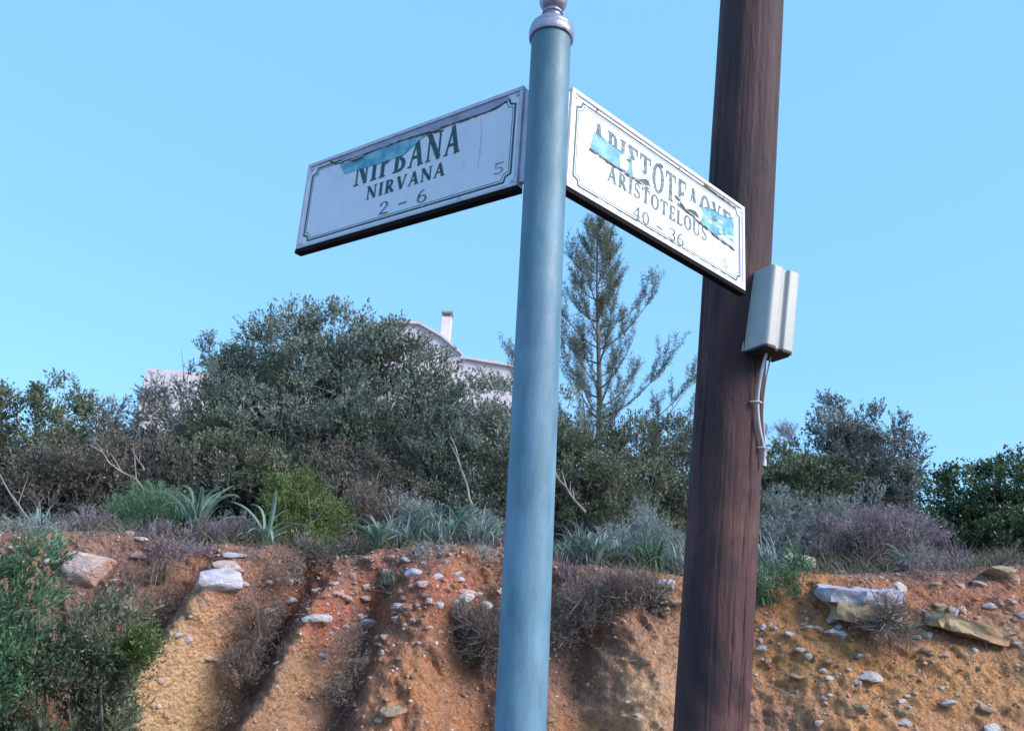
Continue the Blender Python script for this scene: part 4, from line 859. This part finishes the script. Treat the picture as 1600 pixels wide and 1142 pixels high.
for px, py, L, mt, lb, sd_ in [(1400, 965, .20, 'fresh', 'green grass tuft hanging from the soil beside the long tan slab', 31), (1195, 935, .18, 'fresh', 'green grass tuft on the soil close right of the wooden pole', 32), (470, 905, .16, 'dry', 'dry tuft on the red slope below the yellow-green bush', 33),
    (250, 905, .18, 'dry', 'dry tuft on the bank below the boulder on its right', 34), (600, 910, .16, 'silver', 'pale tuft among the stones high on the red slope', 35), (890, 905, .22, 'purple', 'purple-grey tuft hanging beside the green post', 36), (1000, 925, .2, 'purple', 'purple-grey tuft hanging below the pink rock', 37)]:
    tussock(px, 0, 80, L, LM[mt], lb, sd_, .008, 0, py)

# dead sticks
def stick(px0, py0_, px1, py1, Y, r, label, forks=3, seed=0):
    a_, b_ = at(px0, py0_, Y), at(px1, py1, Y + .15); rs = random.Random(seed); e = empty('dead_branch', a_, label, 'branch', 'pale dead branches'); mb = MB(); d = b_ - a_
    pts = [d*t + np.array([rs.uniform(-1, 1), rs.uniform(-1, 1), rs.uniform(-1, 1)])*.02*np.linalg.norm(d)*(0 < t < 1) for t in np.linspace(0, 1, 7)]
    mb.tube(pts, list(np.linspace(r, r*.35, 7)), 7, True)
    for i in range(forks):
        q_ = pts[2+i % 4]; L = np.linalg.norm(d)*rs.uniform(.25, .5); dd = unit(d)+np.array([rs.uniform(-.9, .9), rs.uniform(-.5, .3), rs.uniform(-.2, .6)]); dd = unit(dd)
        mb.tube([q_, q_+dd*L*.5+[0, 0, .01], q_+dd*L], [r*.5, r*.35, r*.15], 5, False)
    mb.build('stick', DEADWOOD, e, True); return e
stick(48, 815, -12, 728, 7.2, .010, 'pale dead stick leaning at the left edge', 1, 1)
stick(742, 800, 704, 682, 8.1, .014, 'pale dead branch rising through the bush left of the green post', 3, 2)
stick(915, 800, 868, 742, 7.4, .013, 'forked pale dead branch right of the green post', 4, 3)
stick(245, 778, 140, 695, 7.7, .012, 'crossing pale dead branch in the brown bush on the left', 3, 4)
stick(225, 735, 205, 700, 7.7, .008, 'short dead twig crossing the longer dead branch', 1, 5)
stick(1385, 900, 1295, 800, 6.9, .005, 'thin straw-like stick behind the flat lavender slab', 2, 6)
stick(1345, 880, 1260, 790, 7.0, .004, 'thinnest dry stick above the salmon rock', 2, 7)
stick(1240, 1088, 1172, 1056, 5.3, .005, 'thin stick lying on the slope beside the foot of the wooden pole', 1, 8)

# ------------------------------------------------------------------ stones
def rock_mesh(name, seed, sub, mat, flat_=1.0, cuts=7, rough=.12):
    import bmesh
    bm = bmesh.new(); bmesh.ops.create_icosphere(bm, subdivisions=sub, radius=1); rs = np.random.RandomState(seed)
    V = np.array([v_.co[:] for v_ in bm.verts])
    for i in range(cuts):
        n_ = unit(rs.normal(0, 1, 3)); d_ = rs.uniform(.45, .8); s_ = V @ n_ - d_; V = V - np.where(s_ > 0, s_, 0)[:, None] * n_ * .92
    V *= (1 + rough * fbm(V * 1.7 + seed, 4, seed))[:, None]
    for v_, c_ in zip(bm.verts, V): v_.co = c_
    me = bpy.data.meshes.new(name); bm.to_mesh(me); bm.free(); me.materials.append(mat)
    if sub > 2:
        for p in me.polygons: p.use_smooth = True
        me.set_sharp_from_angle(angle=R(32))
    return me
def place_rock(name, me, p, n_, sx, sy, sz, rz=0, tiltx=0, tilty=0, parent=None, sink=.35):
    o = link(name, me, parent); o.location = Vector(p - n_ * 0 + np.array([0, 0, -sz * sink * 0]) - n_ * sz * sink); o.rotation_euler = (tiltx, tilty, rz); o.scale = (sx, sy, sz); return o
def thing_rock(px, py, w, h, mat, label, seed, rz=0, tx=0, ty=0, dep=.8, name='rock', Y=None, sub=4, cuts=8, cat='rock'):
    p, nn = surf(px, py + h*.1) if Y is None else (on_ground(px, Y), np.array([0, -.5, .8])); k = pxm(px, py, p[1])
    if Y is not None: p = p + np.array([0, 0, h*k*.28])
    o = place_rock(name, rock_mesh(name, seed, sub, mat, cuts=cuts), p, nn*0, w*.5*k*1.12, w*.5*k*dep, h*.5*k*1.15, rz, tx, ty); return tag(o, label, cat, 'large stones along the lip of the bank')
thing_rock(148, 876, 78, 56, SM['pink'], 'round pinkish boulder perched on the lip of the bank at left', 1, .2, cuts=3)
thing_rock(122, 880, 34, 36, SM['lav'], 'bluish-grey stone leaning on the left of the round boulder', 2, .5)
thing_rock(345, 898, 84, 42, SM['lav'], 'pale blue-grey block jutting from the bank above the ochre rib', 3, .1, 0, .1)
thing_rock(362, 878, 52, 20, SM['pink'], 'flat pink stone lying on top of the pale block', 4, .3)
thing_rock(372, 862, 38, 12, SM['lav'], 'thin grey slab topmost above the pale block', 5, .3)
thing_rock(340, 830, 26, 30, SM['pink'], 'small upright orange-pink stone among the purple cushion plant', 6)
thing_rock(987, 902, 46, 30, SM['pink'], 'rounded pink rock below the widest leaf clump', 7, .3)
thing_rock(1046, 908, 38, 18, SM['lav'], 'flat grey-pink stone beside the left edge of the wooden pole', 8)
thing_rock(1046, 938, 48, 9, SM['tan'], 'thin dark flagstone beside the wooden pole, under the grey-pink stone', 88, .1, 0, -.05)
thing_rock(1250, 850, 58, 34, SM['pink'], 'salmon-pink rock behind the herbs right of the wooden pole', 9, .4, Y=6.7)
thing_rock(1205, 850, 42, 28, SM['lav'], 'lavender rock left of the salmon-pink rock', 10, .1, Y=6.65)
thing_rock(1560, 885, 66, 22, SM['tan'], 'flat greenish stone under the dark green bush', 11, .2)
thing_rock(1408, 912, 30, 22, SM['pale'], 'pale stone beside the right end of the flat lavender slab', 12)
thing_rock(1490, 948, 24, 17, SM['lav'], 'small grey stone just above the long tan slab', 13)
# slabs: layered boxes with broken edges
def slab(px, py, w, h, mat, mat2, label, rot, seed, dep=.3, layers=2, tilt=0):
    import bmesh
    p, nn = surf(px, py + h*.4); k = pxm(px, py, p[1]); e = empty('rock_slab', p, label, 'rock', 'large stones along the lip of the bank'); z = -h*k*.30
    for L_ in range(layers):
        hh = h*k*(.42 if L_ == layers-1 else .58) if layers > 1 else h*k; ww = w*k*(1.0 if L_ == layers-1 else .86); bm = bmesh.new(); bmesh.ops.create_cube(bm, size=1)
        bmesh.ops.subdivide_edges(bm, edges=bm.edges[:], cuts=14, use_grid_fill=True)
        V = np.array([v_.co[:] for v_ in bm.verts]); V[:, 0] *= ww; V[:, 1] *= dep; V[:, 2] *= hh
        V += np.stack([fbm(V*9+seed+L_*5, 3, seed), fbm(V*9+50+L_*5, 3, seed+2), .35*fbm(V*7+90, 3, seed+4)], -1) * [.09, .07, .055]
        V[:, 0] *= 1 - .25*np.clip(np.abs(V[:, 2])/hh, 0, 1)*.4; V[:, 2] += V[:, 0]*0
        for v_, c_ in zip(bm.verts, V): v_.co = c_
        me = bpy.data.meshes.new('layer'); bm.to_mesh(me); bm.free(); me.materials.append(mat if L_ == layers-1 else mat2)
        for q_ in me.polygons: q_.use_smooth = True
        me.set_sharp_from_angle(angle=R(40)); o = link('layer', me, e, (0, 0, z + hh/2)); z += hh*.96
    e.rotation_euler = (tilt, rot, .06); return e
SM['slab'] = stone_mat('stone_slab_grey', (.30,.27,.32), (.50,.46,.52))
slab(1336, 928, 116, 46, SM['slab'], SM['tan'], 'largest flat lavender slab with an ochre underside jutting from the bank at right', -.02, 31, .34, 2, .12)
slab(1500, 974, 112, 22, SM['tan'], SM['tan'], 'long tan slab tilting down to the right on the slope', .22, 32, .30, 1, .05)

SM.pop('slab')
variants = {k_: [rock_mesh('stone', 60 + i * 7 + j * 31, 2, SM[k_], cuts=6, rough=.2) for i in range(5)] for j, k_ in enumerate(SM)}
rs = random.Random(23)
def stone(px, py, w, h, kind='pale'):
    p, nn = surf(px, py); k = pxm(px, py, p[1]); o = place_rock('stone', rs.choice(variants[kind]), p, nn, w*.5*k*1.15, w*.5*k*rs.uniform(.7, 1), h*.5*k*1.25, rs.uniform(-.5, .5), rs.uniform(-.2, .5), rs.uniform(-.2, .2), bank, .15); return o
for s_ in [(25,862,20,10,'pale'),(88,873,22,10,'pale'),(12,877,26,12,'pale'),(205,828,22,12,'pink'),(222,836,24,6,'pale'),(215,862,26,14,'pink'),(285,988,22,9,'pale'),(300,1000,14,10,'lav'),(455,912,20,12,'lav'),(425,912,12,8,'lav'),
    (496,914,22,9,'pale'),(460,934,18,10,'lav'),(420,961,34,9,'pale'),(500,967,46,18,'pale'),(577,971,34,12,'lav'),(688,899,24,14,'lav'),(655,908,24,12,'pink'),(620,942,30,13,'pale'),(730,940,36,18,'pale'),(765,950,22,14,'pale'),
    (735,922,38,10,'pink'),(640,893,34,16,'lav'),(598,890,20,8,'pink'),(720,890,20,9,'pale'),(545,940,22,9,'pink'),(575,940,26,9,'pink'),(520,905,16,7,'pink'),(700,915,14,8,'red'),(560,915,18,8,'red'),(530,925,18,8,'pink'),
    (1302,965,20,14,'lav'),(1312,975,26,14,'lav'),(1296,982,22,12,'lav'),(1318,985,16,12,'pale'),(1327,958,10,8,'lav'),(1268,975,16,9,'pale'),(1358,1050,42,13,'pale'),(1343,1062,13,8,'pale'),(1346,1102,30,18,'tan'),(1545,1134,26,18,'pale'),
    (1408,1090,16,9,'pale'),(1412,1125,24,14,'pale'),(1405,1112,18,10,'tan'),(1258,1020,10,10,'pale'),(1283,1045,14,8,'pale'),(1296,1054,16,8,'pale'),(1240,1056,24,7,'tan'),(1468,942,20,9,'tan'),(1502,910,18,10,'pink'),(1470,945,20,12,'tan'),
    (1505,948,16,14,'pink'),(1540,940,24,12,'lav'),(1460,905,16,8,'pink'),(1445,985,20,12,'pale'),(1448,1012,22,9,'tan'),(1573,990,18,7,'pale'),(1590,1000,14,6,'pale'),(1475,1068,10,6,'pale'),(1480,1103,26,8,'pale'),(1550,1105,30,9,'tan'),
    (1216,1020,12,7,'tan'),(1230,985,18,8,'pale'),(1215,975,12,6,'lav'),(1590,905,18,20,'pink'),(1530,905,24,10,'pink'),(960,920,14,8,'pale'),(1035,950,20,8,'pink'),(1040,960,16,8,'tan'),(255,1065,16,9,'pink'),(250,1100,12,7,'pale'),
    (240,1012,22,9,'pale'),(48,968,12,7,'pale'),(60,850,16,8,'pink'),(180,900,16,6,'pale'),(430,1030,16,9,'lav'),(620,1108,44,8,'tan'),(650,1050,12,7,'tan'),(330,1025,20,9,'pink'),(340,1032,16,6,'pale'),(590,1000,14,6,'pink')]:
    stone(*s_)
for i in range(190):
    zone = rs.random()
    if zone < .40: px, py = rs.gauss(620, 95), rs.gauss(925, 32)
    elif zone < .75: px, py = rs.uniform(1180, 1600), rs.triangular(925, 1140, 960)
    else: px, py = rs.uniform(40, 1050), rs.uniform(890, 1140)
    py = max(py, 872); w = rs.choice((8, 9, 10, 12, 14, 17)) ; stone(px, py, w, w * rs.uniform(.4, .75), rs.choice(('pale', 'pink', 'red', 'lav', 'tan', 'pink')))
# small pebbles: stuff
def pebbles(n, seed):
    r2 = np.random.RandomState(seed); ok = np.argwhere((GV[:-1, :-1] > .25) & (GV[:-1, :-1] < 1.12) & (np.abs(GX[:-1, :-1]) < 5)); c_ = ok[r2.randint(0, len(ok), n)]
    base = G[c_[:, 0], c_[:, 1]]; dens = fbm(base * 1.6, 3, 7) + .55 * np.exp(-((base[:, 0] + .55) / .7) ** 2) + .3 * (base[:, 0] > 1.6); keep = dens > r2.uniform(-.5, .6, n); base = base[keep]; n = len(base)
    oc = np.array([[1,0,0],[0,1,0],[-1,0,0],[0,-1,0],[0,0,1],[0,0,-1]], float); F8 = np.array([[0,1,4],[1,2,4],[2,3,4],[3,0,4],[1,0,5],[2,1,5],[3,2,5],[0,3,5]])
    s_ = (r2.rand(n, 1, 1) ** 2.5 * .017 + .005) * r2.uniform(.55, 1.3, (n, 1, 3)) * [1.15, 1, .7]; jit = 1 + r2.uniform(-.3, .3, (n, 6, 3)); a_ = r2.rand(n) * 6.28; ca, sa = np.cos(a_)[:, None], np.sin(a_)[:, None]
    v_ = oc[None] * jit * s_; v_ = np.stack([v_[..., 0]*ca - v_[..., 1]*sa, v_[..., 0]*sa + v_[..., 1]*ca, v_[..., 2]], -1) + base[:, None]
    return np_mesh('pebbles', v_.reshape(-1, 3), (F8[None] + 6*np.arange(n)[:, None, None]).reshape(-1, 3), PEB, False, None, np.repeat(r2.rand(n), 8))
PEB = leaf_mat('pebble_mix', (.28,.14,.09), (.44,.27,.19), (.62,.50,.45), .9, 0)
o = link('pebbles', pebbles(11000, 3), bank); o['kind'] = 'stuff'

# ground litter and dry grass along lip (nobody could count it)
def grass(name, label, n, seed, mat, cond, h=(.05, .16), w=.005, cat='grass'):
    r2 = np.random.RandomState(seed); ok = np.argwhere(cond); c_ = ok[r2.randint(0, len(ok), n)]; b = G[c_[:, 0], c_[:, 1]] + r2.normal(0, .02, (n, 3)) * [1, 1, 0]
    dens = fbm(b * 2.0, 3, seed); k = dens > r2.uniform(-.5, .5, n); b = b[k]; n = len(b); hh = r2.uniform(h[0], h[1], (n, 1)); d = unit(r2.normal(0, .6, (n, 3)) + [0, -.15, .8]); s_ = unit(np.cross(d, r2.normal(0, 1, (n, 3)))) * w
    out = unit(d * [1, 1, 0] + 1e-4); p0 = b; p1 = b + d * hh * .55; p2 = b + d * hh * .85 + out * hh * .25 - [0, 0, .0]
    V = np.stack([p0 - s_*.5, p0 + s_*.5, p1 + s_*.45, p1 - s_*.45, p2, p2], 1); V = np.stack([p0 - s_*.5, p0 + s_*.5, p1 + s_*.4, p1 - s_*.4, p2 + s_*.05, p2 - s_*.05], 1)
    F_ = np.array([[0, 1, 2, 3], [3, 2, 4, 5]])[None] + 6*np.arange(n)[:, None, None]
    o = link(name, np_mesh(name, V.reshape(-1, 3), F_.reshape(-1, 4), mat, False, None, np.repeat(r2.rand(n), 2))); return tag(o, label, cat, None, 'stuff')
grass('dry_grass', 'thin dry grass and litter along the top of the bank', 26000, 5, LM['dry'], (GV > .99) & (GV < 1.75) & (np.abs(GX) < 5.3))
grass('green_grass', 'scattered short green grass on the plateau under the shrubs', 16000, 6, LM['olive'], (GV > 1.0) & (GV < 1.7) & (np.abs(GX) < 5.3), (.06, .2), .007)
grass('bank_roots', 'fine dead roots and stalks hanging on the soil face', 9000, 8, LM['dry'], (GV > .55) & (GV < 1.02) & (np.abs(GX) < 5.0), (.03, .13), .0035, 'roots')
